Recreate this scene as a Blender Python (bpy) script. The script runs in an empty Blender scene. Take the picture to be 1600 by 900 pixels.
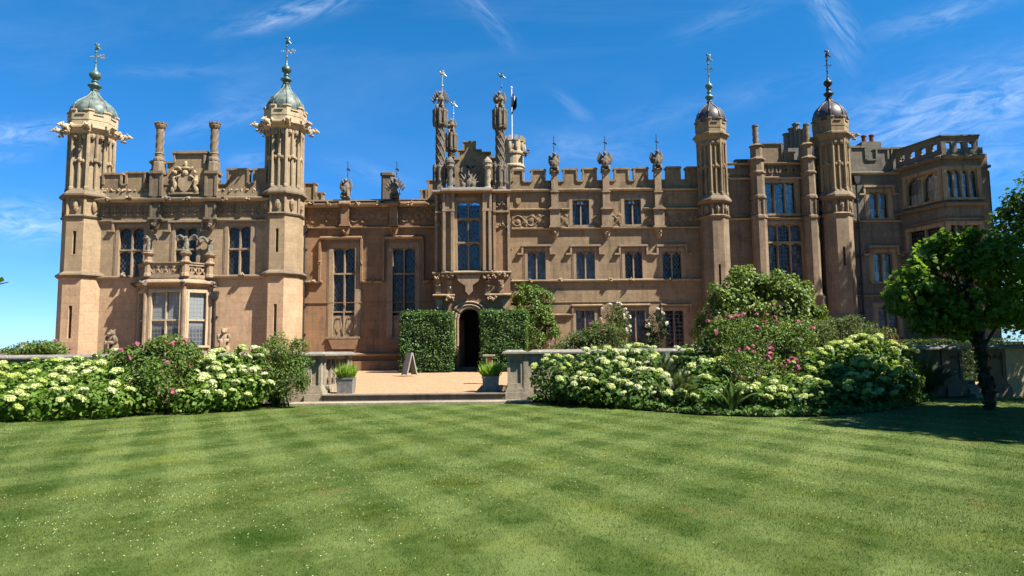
import bpy, math, random
import numpy as np
from mathutils import Matrix, Vector, Euler
random.seed(7); rng = np.random.default_rng(7)
R = math.radians
SC = bpy.context.scene
COL = SC.collection

# ------------------------------------------------------------------ camera, sky, sun, exposure
EYE = 1.6; F = 1600 * 24 / 36.0; PITCH = 5.25; ROLL = -0.6
cd = bpy.data.cameras.new('camera'); cam = bpy.data.objects.new('camera', cd); COL.objects.link(cam)
cd.lens = 24; cd.sensor_width = 36; cd.clip_end = 6000; cd.clip_start = 0.1
CAMR = Euler((R(90 + PITCH), 0, 0)).to_matrix() @ Matrix.Rotation(R(ROLL), 3, 'Z')
cam.matrix_world = Matrix.Translation((0, 0, EYE)) @ CAMR.to_4x4()
SC.camera = cam
SUN = Vector((0.55, -0.26, 0.79)).normalized()          # towards the sun
SC.view_settings.view_transform = 'Standard'; SC.view_settings.look = 'None'
SC.view_settings.gamma = 1; SC.view_settings.exposure = 1.78
SC.cycles.max_bounces = 5; SC.cycles.diffuse_bounces = 2; SC.cycles.adaptive_threshold = .03; SC.cycles.transparent_max_bounces = 12
SC.cycles.caustics_reflective = False; SC.cycles.caustics_refractive = False

def P(u, v, Y):
    """world X, Z of the photograph's point (u, v) at the real distance Y"""
    d = CAMR @ Vector(((u - 800) / F, (450 - v) / F, -1))
    t = Y / d.y
    return d.x * t, EYE + d.z * t
def PX(u, v, Y): return P(u, v, Y)[0]
def PZ(u, v, Y): return P(u, v, Y)[1]
def rect(u0, u1, v0, v1, Y):
    um, vm = (u0 + u1) / 2, (v0 + v1) / 2
    return PX(u0, vm, Y), PX(u1, vm, Y), PZ(um, v1, Y), PZ(um, v0, Y)

# ---- node helpers
class NT:
    def __init__(s, tree): s.t = tree; s.n = tree.nodes; s.l = tree.links
    def new(s, typ, **kw):
        n = s.n.new(typ)
        for k, v in kw.items():
            if k == 'inp':
                for i, x in v.items(): s.put(n.inputs[i], x)
            else: setattr(n, k, v)
        return n
    def put(s, sock, x):
        if hasattr(x, 'is_linked') or hasattr(x, 'links'): s.l.new(x, sock)
        else:
            try: sock.default_value = x
            except Exception: sock.default_value = (x, x, x)
    def m(s, op, a, b=None, c=None, clamp=False):
        n = s.n.new('ShaderNodeMath'); n.operation = op; n.use_clamp = clamp
        s.put(n.inputs[0], a)
        if b is not None: s.put(n.inputs[1], b)
        if c is not None: s.put(n.inputs[2], c)
        return n.outputs[0]
    def noise(s, vec, scale, detail=4, rough=.55, dist=0):
        n = s.n.new('ShaderNodeTexNoise'); n.inputs['Scale'].default_value = scale
        n.inputs['Detail'].default_value = detail; n.inputs['Roughness'].default_value = rough
        n.inputs['Distortion'].default_value = dist
        if vec is not None: s.l.new(vec, n.inputs['Vector'])
        return n.outputs['Fac']
    def mapr(s, x, a, b, c=0., d=1.):
        n = s.n.new('ShaderNodeMapRange'); n.clamp = True
        s.put(n.inputs[0], x)
        for i, q in enumerate((a, b, c, d)): n.inputs[1 + i].default_value = q
        return n.outputs[0]
    def scale(s, vec, v):
        n = s.n.new('ShaderNodeMapping'); n.inputs['Scale'].default_value = v
        s.l.new(vec, n.inputs['Vector']); return n.outputs[0]
    def mix(s, f, a, b, blend='MIX'):
        n = s.n.new('ShaderNodeMix'); n.data_type = 'RGBA'; n.blend_type = blend
        s.put(n.inputs[0], f)
        for i, x in ((6, a), (7, b)):
            if isinstance(x, tuple): n.inputs[i].default_value = (*x[:3], 1)
            else: s.l.new(x, n.inputs[i])
        return n.outputs[2]

# ---- world
W = bpy.data.worlds.new('World'); SC.world = W; W.use_nodes = True
nt = NT(W.node_tree); nt.n.clear()
sky = nt.new('ShaderNodeTexSky', sky_type='NISHITA')
sky.sun_disc = False
sky.sun_elevation = math.asin(SUN.z)
sky.sun_rotation = math.atan2(SUN.x, SUN.y)
sky.air_density = 1.0; sky.dust_density = 0.0; sky.ozone_density = 5.0; sky.altitude = 1500
hs = nt.new('ShaderNodeHueSaturation'); hs.inputs['Saturation'].default_value = 1.3; hs.inputs['Hue'].default_value = .495; hs.inputs['Value'].default_value = 1.16
nt.l.new(sky.outputs[0], hs.inputs['Color'])
tc = nt.new('ShaderNodeTexCoord'); sp = nt.new('ShaderNodeSeparateXYZ'); nt.l.new(tc.outputs['Generated'], sp.inputs[0])
dy = nt.m('MAXIMUM', sp.outputs[1], 0.05)
ga, gb = nt.m('DIVIDE', sp.outputs[0], dy), nt.m('DIVIDE', sp.outputs[2], dy)
cm = nt.new('ShaderNodeCombineXYZ'); nt.l.new(ga, cm.inputs[0]); nt.l.new(gb, cm.inputs[1])
cov = None
def gno(u, v):
    d = CAMR @ Vector(((u - 800) / F, (450 - v) / F, -1)); return d.x / d.y, d.z / d.y
CIRRUS = [  # cirrus wisps, by the direction they lie in: ends, half-width, strength
    (375, 42, 560, -8, .016, .95), (715, -20, 795, 62, .014, .55), (1270, -20, 1335, 70, .020, .8), (1300, 60, 1335, 120, .014, .3),
    (1330, 215, 1680, 120, .050, 1.0), (1400, 175, 1640, 85, .03, .35), (1380, 50, 1560, 0, .018, .45), (-60, 340, 110, 350, .026, 1.2), (-30, 212, 100, 205, .018, .9), (-30, 250, 60, 240, .012, .35),
    (280, 205, 440, 160, .016, .5), (190, 110, 370, 112, .010, .22), (340, 150, 420, 170, .03, .2), (860, 225, 1000, 232, .022, .45),
    (870, 150, 925, 195, .010, .4), (1060, 55, 1210, 0, .014, .25), (830, 240, 1300, 110, .02, .18), (360, 252, 440, 248, .012, .45), (520, 255, 640, 285, .014, .25), (1350, 260, 1660, 235, .04, .5),
]
for (u0, v0, u1, v1, w, st) in CIRRUS:
    (ax, az), (bx, bz) = gno(u0, v0), gno(u1, v1)
    L = math.hypot(bx - ax, bz - az); cx, cz = (bx - ax) / L, (bz - az) / L
    mx, mz = (ax + bx) / 2, (az + bz) / 2
    da, db = nt.m('SUBTRACT', ga, mx), nt.m('SUBTRACT', gb, mz)
    along = nt.m('ADD', nt.m('MULTIPLY', da, cx), nt.m('MULTIPLY', db, cz))
    acr = nt.m('ADD', nt.m('MULTIPLY', da, -cz), nt.m('MULTIPLY', db, cx))
    e = nt.m('ADD', nt.m('POWER', nt.m('DIVIDE', nt.m('ABSOLUTE', along), L * .55), 2.5), nt.m('POWER', nt.m('DIVIDE', nt.m('ABSOLUTE', acr), w), 2.))
    v2 = nt.new('ShaderNodeCombineXYZ'); nt.l.new(nt.m('MULTIPLY', along, 14), v2.inputs[0]); nt.l.new(nt.m('MULTIPLY', acr, 48), v2.inputs[1])
    v2.inputs[2].default_value = u0 * .37
    n1 = nt.noise(v2.outputs[0], 1.0, 7, .64, .9)
    g = nt.m('MULTIPLY', nt.m('MULTIPLY', nt.m('EXPONENT', nt.m('MULTIPLY', e, -1.0)), nt.mapr(n1, .36, .86)), st * .5)
    cov = g if cov is None else nt.m('MAXIMUM', cov, g)
veil = nt.mapr(nt.noise(nt.scale(cm.outputs[0], (1.2, 4.5, 1)), 1.1, 6, .6, .6), .48, .85, 0, .08)
cov = nt.m('ADD', cov, veil, clamp=True)
cov = nt.m('MULTIPLY', cov, nt.mapr(sp.outputs[1], .1, .3))
deep = nt.mix(nt.mapr(sp.outputs[2], .0, .42), (.40, .60, .88), (1., 1., 1.))
skyb = nt.mix(1., hs.outputs[0], deep, 'MULTIPLY')
skyc = nt.mix(cov, skyb, (7.0, 7.8, 8.8))
bg = nt.new('ShaderNodeBackground'); bg.inputs['Strength'].default_value = 0.05
nt.l.new(skyc, bg.inputs['Color'])
wo = nt.new('ShaderNodeOutputWorld'); nt.l.new(bg.outputs[0], wo.inputs[0])
# ---- sun
sl = bpy.data.lights.new('sun', 'SUN'); sl.energy = 5.0; sl.angle = R(0.53); sl.color = (1, .95, .86)
so = bpy.data.objects.new('sun', sl); COL.objects.link(so)
so.rotation_euler = SUN.to_track_quat('Z', 'Y').to_euler(); so.location = (30, -15, 45)

# ------------------------------------------------------------------ materials
MATS = {}
def mat(name):
    m = bpy.data.materials.new(name); m.use_nodes = True; t = NT(m.node_tree); t.n.clear()
    out = t.new('ShaderNodeOutputMaterial'); MATS[name] = m
    return m, t, out
def stone(name, c1, c2, dark, joints=.0, bscale=(1.0, .42), grain=1., streak=.5, spots=None, spot_amt=0., soot_amt=.55):
    c1, c2, dark, spots = (tuple(x * .55 for x in c) if c else None for c in (c1, c2, dark, spots))
    m, t, out = mat(name)
    tc = t.new('ShaderNodeTexCoord'); o = tc.outputs['Object']
    big = t.noise(o, .35, 5, .6); mid = t.noise(o, 2.2, 6, .65); fine = t.noise(o, 22, 4, .7)
    col = t.mix(t.mapr(big, .36, .64), c1, c2)
    col = t.mix(t.mapr(mid, .5, .8, 0, .5), col, tuple(.62 * a + .38 * b for a, b in zip(c2, dark)))
    stv = t.noise(t.scale(o, (2.4, 2.4, .22)), 1.3, 6, .65)
    col = t.mix(t.mapr(stv, .52, .78, 0, streak), col, dark)
    soot = t.m('MULTIPLY', t.mapr(t.noise(t.scale(o, (1., 1., .7)), .85, 7, .72, .5), .50, .68), t.mapr(t.noise(o, .21, 3, .6), .38, .6, .25, 1.))
    col = t.mix(t.m('MULTIPLY', soot, soot_amt), col, dark)
    col = t.mix(t.mapr(t.noise(o, 3.3, 6, .75, .4), .60, .74, 0, soot_amt * .6), col, tuple(1.35 * x for x in c1))
    if spots:
        col = t.mix(t.mapr(t.noise(o, 5.5, 5, .7), .56, .7, 0, spot_amt), col, spots)
    mot = t.noise(o, 6.5, 5, .75, .3); col = t.mix(.8, col, t.mix(t.mapr(mot, .3, .7), (.74, .74, .75), (1.18, 1.17, 1.15)), 'MULTIPLY')
    h = fine
    if joints:
        s = t.new('ShaderNodeSeparateXYZ'); t.l.new(o, s.inputs[0])
        c = t.new('ShaderNodeCombineXYZ'); t.l.new(t.m('ADD', s.outputs[0], t.m('MULTIPLY', s.outputs[1], .8)), c.inputs[0]); t.l.new(s.outputs[2], c.inputs[1])
        b = t.new('ShaderNodeTexBrick'); t.l.new(c.outputs[0], b.inputs['Vector'])
        b.inputs['Color1'].default_value = (1, 1, 1, 1); b.inputs['Color2'].default_value = (.70, .72, .74, 1); b.inputs['Mortar'].default_value = (.50, .48, .46, 1)
        b.inputs['Scale'].default_value = 1; b.inputs['Mortar Size'].default_value = .012; b.inputs['Mortar Smooth'].default_value = .4
        b.inputs['Brick Width'].default_value = bscale[0]; b.inputs['Row Height'].default_value = bscale[1]
        col = t.mix(joints, col, b.outputs['Color'], 'MULTIPLY')
    col = t.mix(.55 * grain, col, t.mix(fine, (.72, .72, .72), (1.25, 1.25, 1.25)), 'MULTIPLY')
    bp = t.new('ShaderNodeBump'); bp.inputs['Strength'].default_value = .35; bp.inputs['Distance'].default_value = .03
    t.l.new(t.m('ADD', fine, t.m('MULTIPLY', mid, 1.5)), bp.inputs['Height'])
    pb = t.new('ShaderNodeBsdfPrincipled'); pb.inputs['Roughness'].default_value = .88; pb.inputs['Specular IOR Level'].default_value = .2
    t.l.new(col, pb.inputs['Base Color']); t.l.new(bp.outputs[0], pb.inputs['Normal']); t.l.new(pb.outputs[0], out.inputs[0])
    return m
S_PEACH = stone('peach_render', (.74, .485, .285), (.63, .415, .245), (.34, .245, .15), .5, (1.2, .45), 1.1, .6, soot_amt=.5)
S_HALL = stone('brown_render', (.45, .265, .14), (.36, .21, .115), (.14, .095, .06), .55, (1.3, .5), 1.2, .75)
S_BROWN = stone('brown_stone', (.47, .33, .19), (.37, .26, .15), (.11, .085, .06), .6, (1.1, .38), 1.2, .8, soot_amt=.7)
S_TRIM = stone('trim_stone', (.47, .335, .205), (.37, .265, .17), (.13, .10, .075), 0, (1, 1), 1.2, .7, soot_amt=.7)
S_BUFF = stone('buff_stone', (.66, .51, .325), (.56, .43, .27), (.22, .165, .11), 0, (1, 1), 1.2, .6, soot_amt=.5)
S_SHAFTL = stone('weathered_buff_stone', (.53, .40, .245), (.41, .305, .185), (.13, .10, .07), 0, (1, 1), 1.2, .95, soot_amt=.8)
S_SHAFT = stone('ochre_stone', (.42, .305, .17), (.32, .235, .135), (.10, .075, .055), 0, (1, 1), 1.2, .9, soot_amt=.8)
S_RIGHT = stone('grey_brown_render', (.37, .265, .165), (.28, .20, .13), (.10, .08, .062), .5, (1.1, .4), 1.2, .8, (.42, .36, .26), .4, .7)
S_GREY = stone('grey_render', (.285, .25, .19), (.21, .19, .15), (.085, .075, .062), .5, (1.1, .4), 1.2, .8, (.36, .32, .25), .4, .7)
S_YELL = stone('yellow_ashlar', (.57, .41, .24), (.46, .325, .19), (.20, .15, .10), .5, (1.0, .38), 1.1, .5, soot_amt=.5)
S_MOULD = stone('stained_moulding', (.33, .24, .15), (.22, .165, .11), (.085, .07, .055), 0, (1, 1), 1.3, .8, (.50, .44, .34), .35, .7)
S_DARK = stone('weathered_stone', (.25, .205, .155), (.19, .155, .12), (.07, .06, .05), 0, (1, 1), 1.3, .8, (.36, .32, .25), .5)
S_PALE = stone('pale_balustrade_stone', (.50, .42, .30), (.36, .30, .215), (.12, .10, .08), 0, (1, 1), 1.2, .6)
S_LICHEN = stone('lichened_coping', (.34, .31, .26), (.23, .21, .18), (.09, .08, .07), 0, (1, 1), 1.5, .4, (.62, .60, .53), .8)
S_LEDGE = stone('sunlit_lead_ledge', (.60, .52, .42), (.46, .39, .31), (.20, .165, .13), 0, (1, 1), 1.2, .5, soot_amt=.8)  # pale lead tone with the sunlit highlight of ledge tops mixed in
S_WHITE = stone('white_leaded_ledge', (.62, .60, .57), (.52, .5, .47), (.3, .27, .24), 0, (1, 1), 1.1, .5)

def plain(name, c, rough=.6, metal=0., spec=.4, var=.25, nscale=6., c2=None, bump=.0):
    c, c2 = (tuple(x * .55 for x in q) if q else None for q in (c, c2))
    m, t, out = mat(name); tc = t.new('ShaderNodeTexCoord'); o = tc.outputs['Object']
    n = t.noise(o, nscale, 5, .65)
    col = t.mix(t.mapr(n, .35, .65), tuple(x * (1 - var) for x in c), c2 if c2 else tuple(x * (1 + var) for x in c))
    pb = t.new('ShaderNodeBsdfPrincipled'); pb.inputs['Roughness'].default_value = rough; pb.inputs['Metallic'].default_value = metal
    pb.inputs['Specular IOR Level'].default_value = spec
    t.l.new(col, pb.inputs['Base Color'])
    if bump:
        b = t.new('ShaderNodeBump'); b.inputs['Strength'].default_value = bump; b.inputs['Distance'].default_value = .02
        t.l.new(t.noise(o, nscale * 5, 4, .6), b.inputs['Height']); t.l.new(b.outputs[0], pb.inputs['Normal'])
    t.l.new(pb.outputs[0], out.inputs[0]); return m
M_COPPER = plain('verdigris_copper', (.085, .115, .10), .55, .2, .3, .4, 2.2, (.27, .33, .285), .3)
M_COPPERD = plain('dark_copper', (.085, .125, .11), .45, .4, .4, .4, 5, (.15, .24, .21))
M_GREENB = plain('green_copper', (.12, .20, .17), .5, .3, .4, .3, 5)
M_LEADD = plain('purple_brown_lead', (.070, .056, .058), .5, .25, .4, .35, 2.5, (.125, .105, .108), .3)
M_IRON = plain('black_iron', (.02, .02, .022), .5, .3, .4, .3, 8)
M_GILT = plain('pale_gilding', (.50, .47, .38), .45, .4, .5, .2, 12)
M_PIPE = plain('dark_lead_pipe', (.05, .043, .043), .5, .3, .4, .3, 5)
M_LEAD = plain('roof_lead', (.20, .20, .21), .6, .2, .3, .25, 2)
M_TERRA = plain('terracotta', (.30, .085, .05), .75, 0, .2, .25, 6)
M_CURT = plain('white_curtain', (1.35, 1.36, 1.4), .9, 0, .1, .08, 3)
M_WOOD = plain('oak_door', (.10, .06, .035), .6, 0, .3, .3, 5)
M_ZINC = plain('zinc_planter', (.27, .27, .255), .55, .3, .4, .25, 7)
M_SIGN = plain('grey_sign_board', (.40, .38, .33), .6, 0, .3, .1, 5)
M_ORANGE = plain('orange_plaque', (.65, .22, .05), .5, 0, .4, .1, 5)
M_FLAGB = plain('black_flag_cloth', (.018, .018, .02), .9, 0, .1, .2, 5)
M_FLAGW = plain('white_flag_cloth', (.7, .7, .7), .9, 0, .1, .1, 5)
M_POLE = plain('white_pole', (.75, .75, .75), .4, 0, .4, .05, 5)
M_BARK = plain('bark', (.085, .065, .045), .9, 0, .1, .4, 9, None, .6)
M_STEM = plain('green_stem', (.07, .10, .03), .8, 0, .2, .3, 9)
M_ROOF = plain('distant_roof', (.16, .12, .10), .8, 0, .2, .2, 2)
M_SOIL = plain('bed_soil', (.055, .038, .026), .95, 0, .1, .4, 9, None, .7)
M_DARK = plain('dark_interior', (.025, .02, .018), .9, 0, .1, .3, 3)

def leafmat(name, c1, c2, gloss=.35, trans=.35, yellow=None):
    k = .70; c1, c2, yellow = (tuple(x * k for x in c) if c else None for c in (c1, c2, yellow))
    m, t, out = mat(name)
    gi = t.new('ShaderNodeNewGeometry'); rnd = gi.outputs['Random Per Island']
    tc = t.new('ShaderNodeTexCoord'); n = t.noise(tc.outputs['Object'], 1.6, 3, .6)
    f = t.m('ADD', t.m('MULTIPLY', rnd, .75), t.m('MULTIPLY', t.mapr(n, .3, .7), .35), clamp=True)
    col = t.mix(f, c1, c2)
    if yellow: col = t.mix(t.mapr(rnd, .93, .97), col, yellow)
    d = t.new('ShaderNodeBsdfPrincipled'); t.l.new(col, d.inputs['Base Color']); d.inputs['Roughness'].default_value = .55
    d.inputs['Specular IOR Level'].default_value = gloss * .55
    tr = t.new('ShaderNodeBsdfTranslucent'); t.l.new(t.mix(1., col, (1.25, 1.3, .55), 'MULTIPLY'), tr.inputs['Color'])
    mx = t.new('ShaderNodeMixShader'); mx.inputs[0].default_value = trans
    t.l.new(d.outputs[0], mx.inputs[1]); t.l.new(tr.outputs[0], mx.inputs[2]); t.l.new(mx.outputs[0], out.inputs[0])
    return m
L_HYD = leafmat('hydrangea_leaf', (.075, .150, .018), (.190, .310, .045), .4, .4, (.22, .26, .05))
L_HYDR = leafmat('deep_hydrangea_leaf', (.045, .100, .017), (.125, .215, .036), .4, .35)
L_ROSE = leafmat('rose_leaf', (.050, .105, .018), (.150, .225, .042), .35, .3, (.20, .10, .05))
L_ROSED = leafmat('dark_climber_leaf', (.012, .028, .010), (.032, .055, .018), .3, .2)
L_GREY = leafmat('olive_rose_leaf', (.065, .100, .030), (.15, .195, .060), .3, .3, (.20, .12, .07))
L_FERN = leafmat('fern_leaf', (.050, .095, .022), (.105, .165, .045), .3, .35)
L_FERNG = leafmat('grey_fern_leaf', (.060, .085, .040), (.13, .165, .075), .35, .3)
L_FIG = leafmat('fig_leaf', (.065, .120, .022), (.25, .33, .075), .5, .3)
L_LAUREL = leafmat('laurel_leaf', (.060, .120, .016), (.16, .245, .035), .6, .3)
L_YEW = leafmat('clipped_leaf', (.030, .075, .012), (.090, .175, .028), .5, .2)
L_TREE = leafmat('maple_leaf', (.055, .120, .016), (.20, .33, .042), .4, .5)
L_TREEB = leafmat('bright_tree_leaf', (.035, .085, .014), (.095, .185, .028), .45, .4)
L_BOX = leafmat('box_leaf', (.035, .07, .015), (.085, .13, .03), .35, .25)
L_POT = leafmat('pot_plant_leaf', (.16, .29, .03), (.34, .50, .07), .35, .4)
L_RED = leafmat('red_shrub_leaf', (.12, .045, .025), (.20, .10, .05), .35, .3)
def petal(name, c1, c2):
    return leafmat(name, c1, c2, .2, .25)
F_CREAM = petal('cream_petal', (.46, .53, .17), (.60, .66, .29)); F_LIME = petal('lime_petal', (.34, .44, .08), (.50, .58, .16)); F_WHITE = petal('pale_petal', (.50, .54, .27), (.66, .69, .40))
F_PINK = petal('pink_petal', (.34, .075, .13), (.50, .20, .25)); F_CORAL = petal('coral_petal', (.30, .05, .06), (.42, .14, .11)); F_WROSE = petal('white_rose_petal', (.6, .58, .5), (.75, .73, .66))

def glass(name, style, s=.14, lead=.08, ior=1.75, tint=(.55, .62, .66), milk=0.):
    m, t, out = mat(name); tc = t.new('ShaderNodeTexCoord'); o = tc.outputs['Object']
    sp = t.new('ShaderNodeSeparateXYZ'); t.l.new(o, sp.inputs[0]); x, z = sp.outputs[0], sp.outputs[2]
    if style == 'diamond':
        a = t.m('ADD', t.m('DIVIDE', x, s), t.m('DIVIDE', z, s * 1.5)); b = t.m('SUBTRACT', t.m('DIVIDE', x, s), t.m('DIVIDE', z, s * 1.5))
    else:
        a = t.m('DIVIDE', x, s); b = t.m('DIVIDE', z, s * 1.25)
    def line(q): return t.m('GREATER_THAN', t.m('ABSOLUTE', t.m('SUBTRACT', t.m('FRACT', q), .5)), .5 - lead)
    ln = t.m('MAXIMUM', line(a), line(b))
    cell = t.new('ShaderNodeTexWhiteNoise', noise_dimensions='2D')
    cv = t.new('ShaderNodeCombineXYZ'); t.l.new(t.m('FLOOR', a), cv.inputs[0]); t.l.new(t.m('FLOOR', b), cv.inputs[1]); t.l.new(cv.outputs[0], cell.inputs['Vector'])
    bp = t.new('ShaderNodeBump'); bp.inputs['Strength'].default_value = 1.; bp.inputs['Distance'].default_value = .035
    t.l.new(t.m('ADD', t.noise(o, 5, 2), t.m('MULTIPLY', cell.outputs['Value'], t.noise(o, 2.5, 1))), bp.inputs['Height'])
    gl = t.new('ShaderNodeBsdfGlossy'); gl.inputs['Roughness'].default_value = .05; gl.inputs['Color'].default_value = (.9, .95, 1, 1); t.l.new(bp.outputs[0], gl.inputs['Normal'])
    tr = t.new('ShaderNodeBsdfTransparent'); t.l.new(t.mix(cell.outputs['Value'], tuple(.45 * q for q in tint), tuple(min(1, 1.15 * q) for q in tint)), tr.inputs['Color'])
    fr = t.new('ShaderNodeFresnel'); fr.inputs['IOR'].default_value = ior; t.l.new(bp.outputs[0], fr.inputs['Normal'])
    g = t.new('ShaderNodeMixShader'); t.l.new(fr.outputs[0], g.inputs[0]); t.l.new(tr.outputs[0], g.inputs[1]); t.l.new(gl.outputs[0], g.inputs[2])
    if milk:
        df = t.new('ShaderNodeBsdfDiffuse'); df.inputs['Color'].default_value = (.34, .37, .36, 1); gm = t.new('ShaderNodeMixShader'); t.l.new(t.m('MULTIPLY', t.mapr(z, .9, 1.3, .25, 1.), milk), gm.inputs[0]); t.l.new(g.outputs[0], gm.inputs[1]); t.l.new(df.outputs[0], gm.inputs[2]); g = gm
    ld = t.new('ShaderNodeBsdfPrincipled'); ld.inputs['Base Color'].default_value = (.10, .10, .105, 1); ld.inputs['Roughness'].default_value = .6
    mx = t.new('ShaderNodeMixShader'); t.l.new(ln, mx.inputs[0]); t.l.new(g.outputs[0], mx.inputs[1]); t.l.new(ld.outputs[0], mx.inputs[2]); t.l.new(mx.outputs[0], out.inputs[0])
    return m
G_DIA = glass('diamond_leaded_glass', 'diamond', .22, .05, 1.5)
G_REC = glass('square_leaded_glass', 'rect', .20, .05, 1.45)
G_BIG = glass('sash_glass', 'rect', .55, .02, 2.2, (.8, .85, .88))
G_PALE = glass('pale_leaded_glass', 'rect', .19, .08, 1.5, (.8, .85, .85), .45)
G_BLUE = glass('tall_leaded_glass', 'diamond', .26, .035, 1.75, (.45, .55, .7))

def lawn_mat(name, blade):
    m, t, out = mat(name); tc = t.new('ShaderNodeTexCoord'); o = tc.outputs['Object']
    sp = t.new('ShaderNodeSeparateXYZ'); t.l.new(o, sp.inputs[0]); x, y = sp.outputs[0], sp.outputs[1]
    wob = t.m('MULTIPLY', t.m('SUBTRACT', t.noise(o, .5, 2), .5), .8)
    def stripe(nx, ny, per, ph):
        q = t.m('ADD', t.m('ADD', t.m('MULTIPLY', x, nx / per), t.m('MULTIPLY', y, ny / per)), t.m('ADD', t.m('MULTIPLY', wob, .35), ph))
        return t.mapr(t.m('SINE', t.m('MULTIPLY', q, 2 * math.pi)), -.34, .34)
    a = stripe(.90, .44, 1.15, 0.1); b = stripe(.85, -.53, 1.45, .3)
    patch = t.noise(o, .33, 4, .6); mid = t.noise(o, 1.5, 5, .7, .6); sm = t.noise(o, 9, 4, .7); fine = t.noise(o, 60, 3, .7)
    amp = t.mapr(t.noise(o, .23, 3, .5), .35, .62, .35, 1.)
    f = t.m('ADD', t.m('MULTIPLY', amp, t.m('ADD', t.m('MULTIPLY', a, .36), t.m('MULTIPLY', b, .28))), t.m('ADD', t.m('MULTIPLY', t.mapr(mid, .3, .7), .50), t.m('ADD', t.m('MULTIPLY', t.mapr(patch, .35, .65), .20), t.m('MULTIPLY', t.mapr(sm, .3, .7), .22))))
    f = t.mapr(f, .24, 1.06)
    col = t.mix(f, (.019, .041, .0016), (.088, .117, .031))
    col = t.mix(t.mapr(t.noise(o, .8, 5, .65), .5, .68, 0, .6), col, t.mix(f, (.034, .050, .001), (.090, .102, .012)))
    col = t.mix(t.mapr(t.noise(t.scale(o, (1, .6, 1)), .75, 6, .72), .60, .72, 0, .7), col, (.10, .076, .026))
    col = t.mix(.55, col, t.mix(fine, (.55, .6, .5), (1.45, 1.4, 1.45)), 'MULTIPLY')
    if blade:
        gi = t.new('ShaderNodeNewGeometry'); r = gi.outputs['Random Per Island']
        col = t.mix(.8, col, t.mix(r, (.78, .82, .62), (1.3, 1.24, 1.15)), 'MULTIPLY')
        col = t.mix(t.mapr(r, .95, .99), col, (.11, .10, .045))
    pb = t.new('ShaderNodeBsdfPrincipled'); pb.inputs['Roughness'].default_value = .8; pb.inputs['Specular IOR Level'].default_value = .12
    t.l.new(col, pb.inputs['Base Color'])
    if not blade:
        bp = t.new('ShaderNodeBump'); bp.inputs['Strength'].default_value = .6; bp.inputs['Distance'].default_value = .03; t.l.new(fine, bp.inputs['Height']); t.l.new(bp.outputs[0], pb.inputs['Normal'])
        t.l.new(pb.outputs[0], out.inputs[0])
    else:
        tr = t.new('ShaderNodeBsdfTranslucent'); t.l.new(col, tr.inputs['Color'])
        mx = t.new('ShaderNodeMixShader'); mx.inputs[0].default_value = .25
        t.l.new(pb.outputs[0], mx.inputs[1]); t.l.new(tr.outputs[0], mx.inputs[2]); t.l.new(mx.outputs[0], out.inputs[0])
    return m
M_LAWN = lawn_mat('mown_lawn', False); M_BLADE = lawn_mat('grass_blade', True)
def gravel_mat():
    m, t, out = mat('orange_gravel'); tc = t.new('ShaderNodeTexCoord'); o = tc.outputs['Object']
    v = t.new('ShaderNodeTexVoronoi'); v.inputs['Scale'].default_value = 26; t.l.new(o, v.inputs['Vector'])
    hs = t.new('ShaderNodeSeparateColor'); t.l.new(v.outputs['Color'], hs.inputs[0])
    col = t.mix(hs.outputs[0], (.21, .115, .056), (.38, .245, .145))
    col = t.mix(t.mapr(t.noise(o, 1.1, 4, .6), .35, .7, 0, .5), col, (.22, .14, .07))
    col = t.mix(t.mapr(hs.outputs[1], .9, .94), col, (.12, .08, .05))
    b = t.new('ShaderNodeBump'); b.inputs['Strength'].default_value = .8; b.inputs['Distance'].default_value = .02; t.l.new(v.outputs['Distance'], b.inputs['Height'])
    pb = t.new('ShaderNodeBsdfPrincipled'); pb.inputs['Roughness'].default_value = .9; pb.inputs['Specular IOR Level'].default_value = .2
    t.l.new(col, pb.inputs['Base Color']); t.l.new(b.outputs[0], pb.inputs['Normal']); t.l.new(pb.outputs[0], out.inputs[0]); return m
M_GRAVEL = gravel_mat()

# ------------------------------------------------------------------ mesh helpers
WO = {}                                        # world origin of every object
def link(o, parent=None, origin=(0, 0, 0)):
    COL.objects.link(o)
    po = WO[parent.name] if parent else Vector((0, 0, 0))
    if parent: o.parent = parent
    o.location = Vector(origin) - po; WO[o.name] = Vector(origin)
    return o
def tag(o, label, cat, group=None, kind=None):
    if label: o['label'] = label
    if cat: o['category'] = cat
    if group: o['group'] = group
    if kind: o['kind'] = kind
    return o
def empty(name, loc, label=None, cat=None, group=None, parent=None):
    o = bpy.data.objects.new(name, None); o.empty_display_size = .3
    link(o, parent, loc); return tag(o, label, cat, group)

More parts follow.
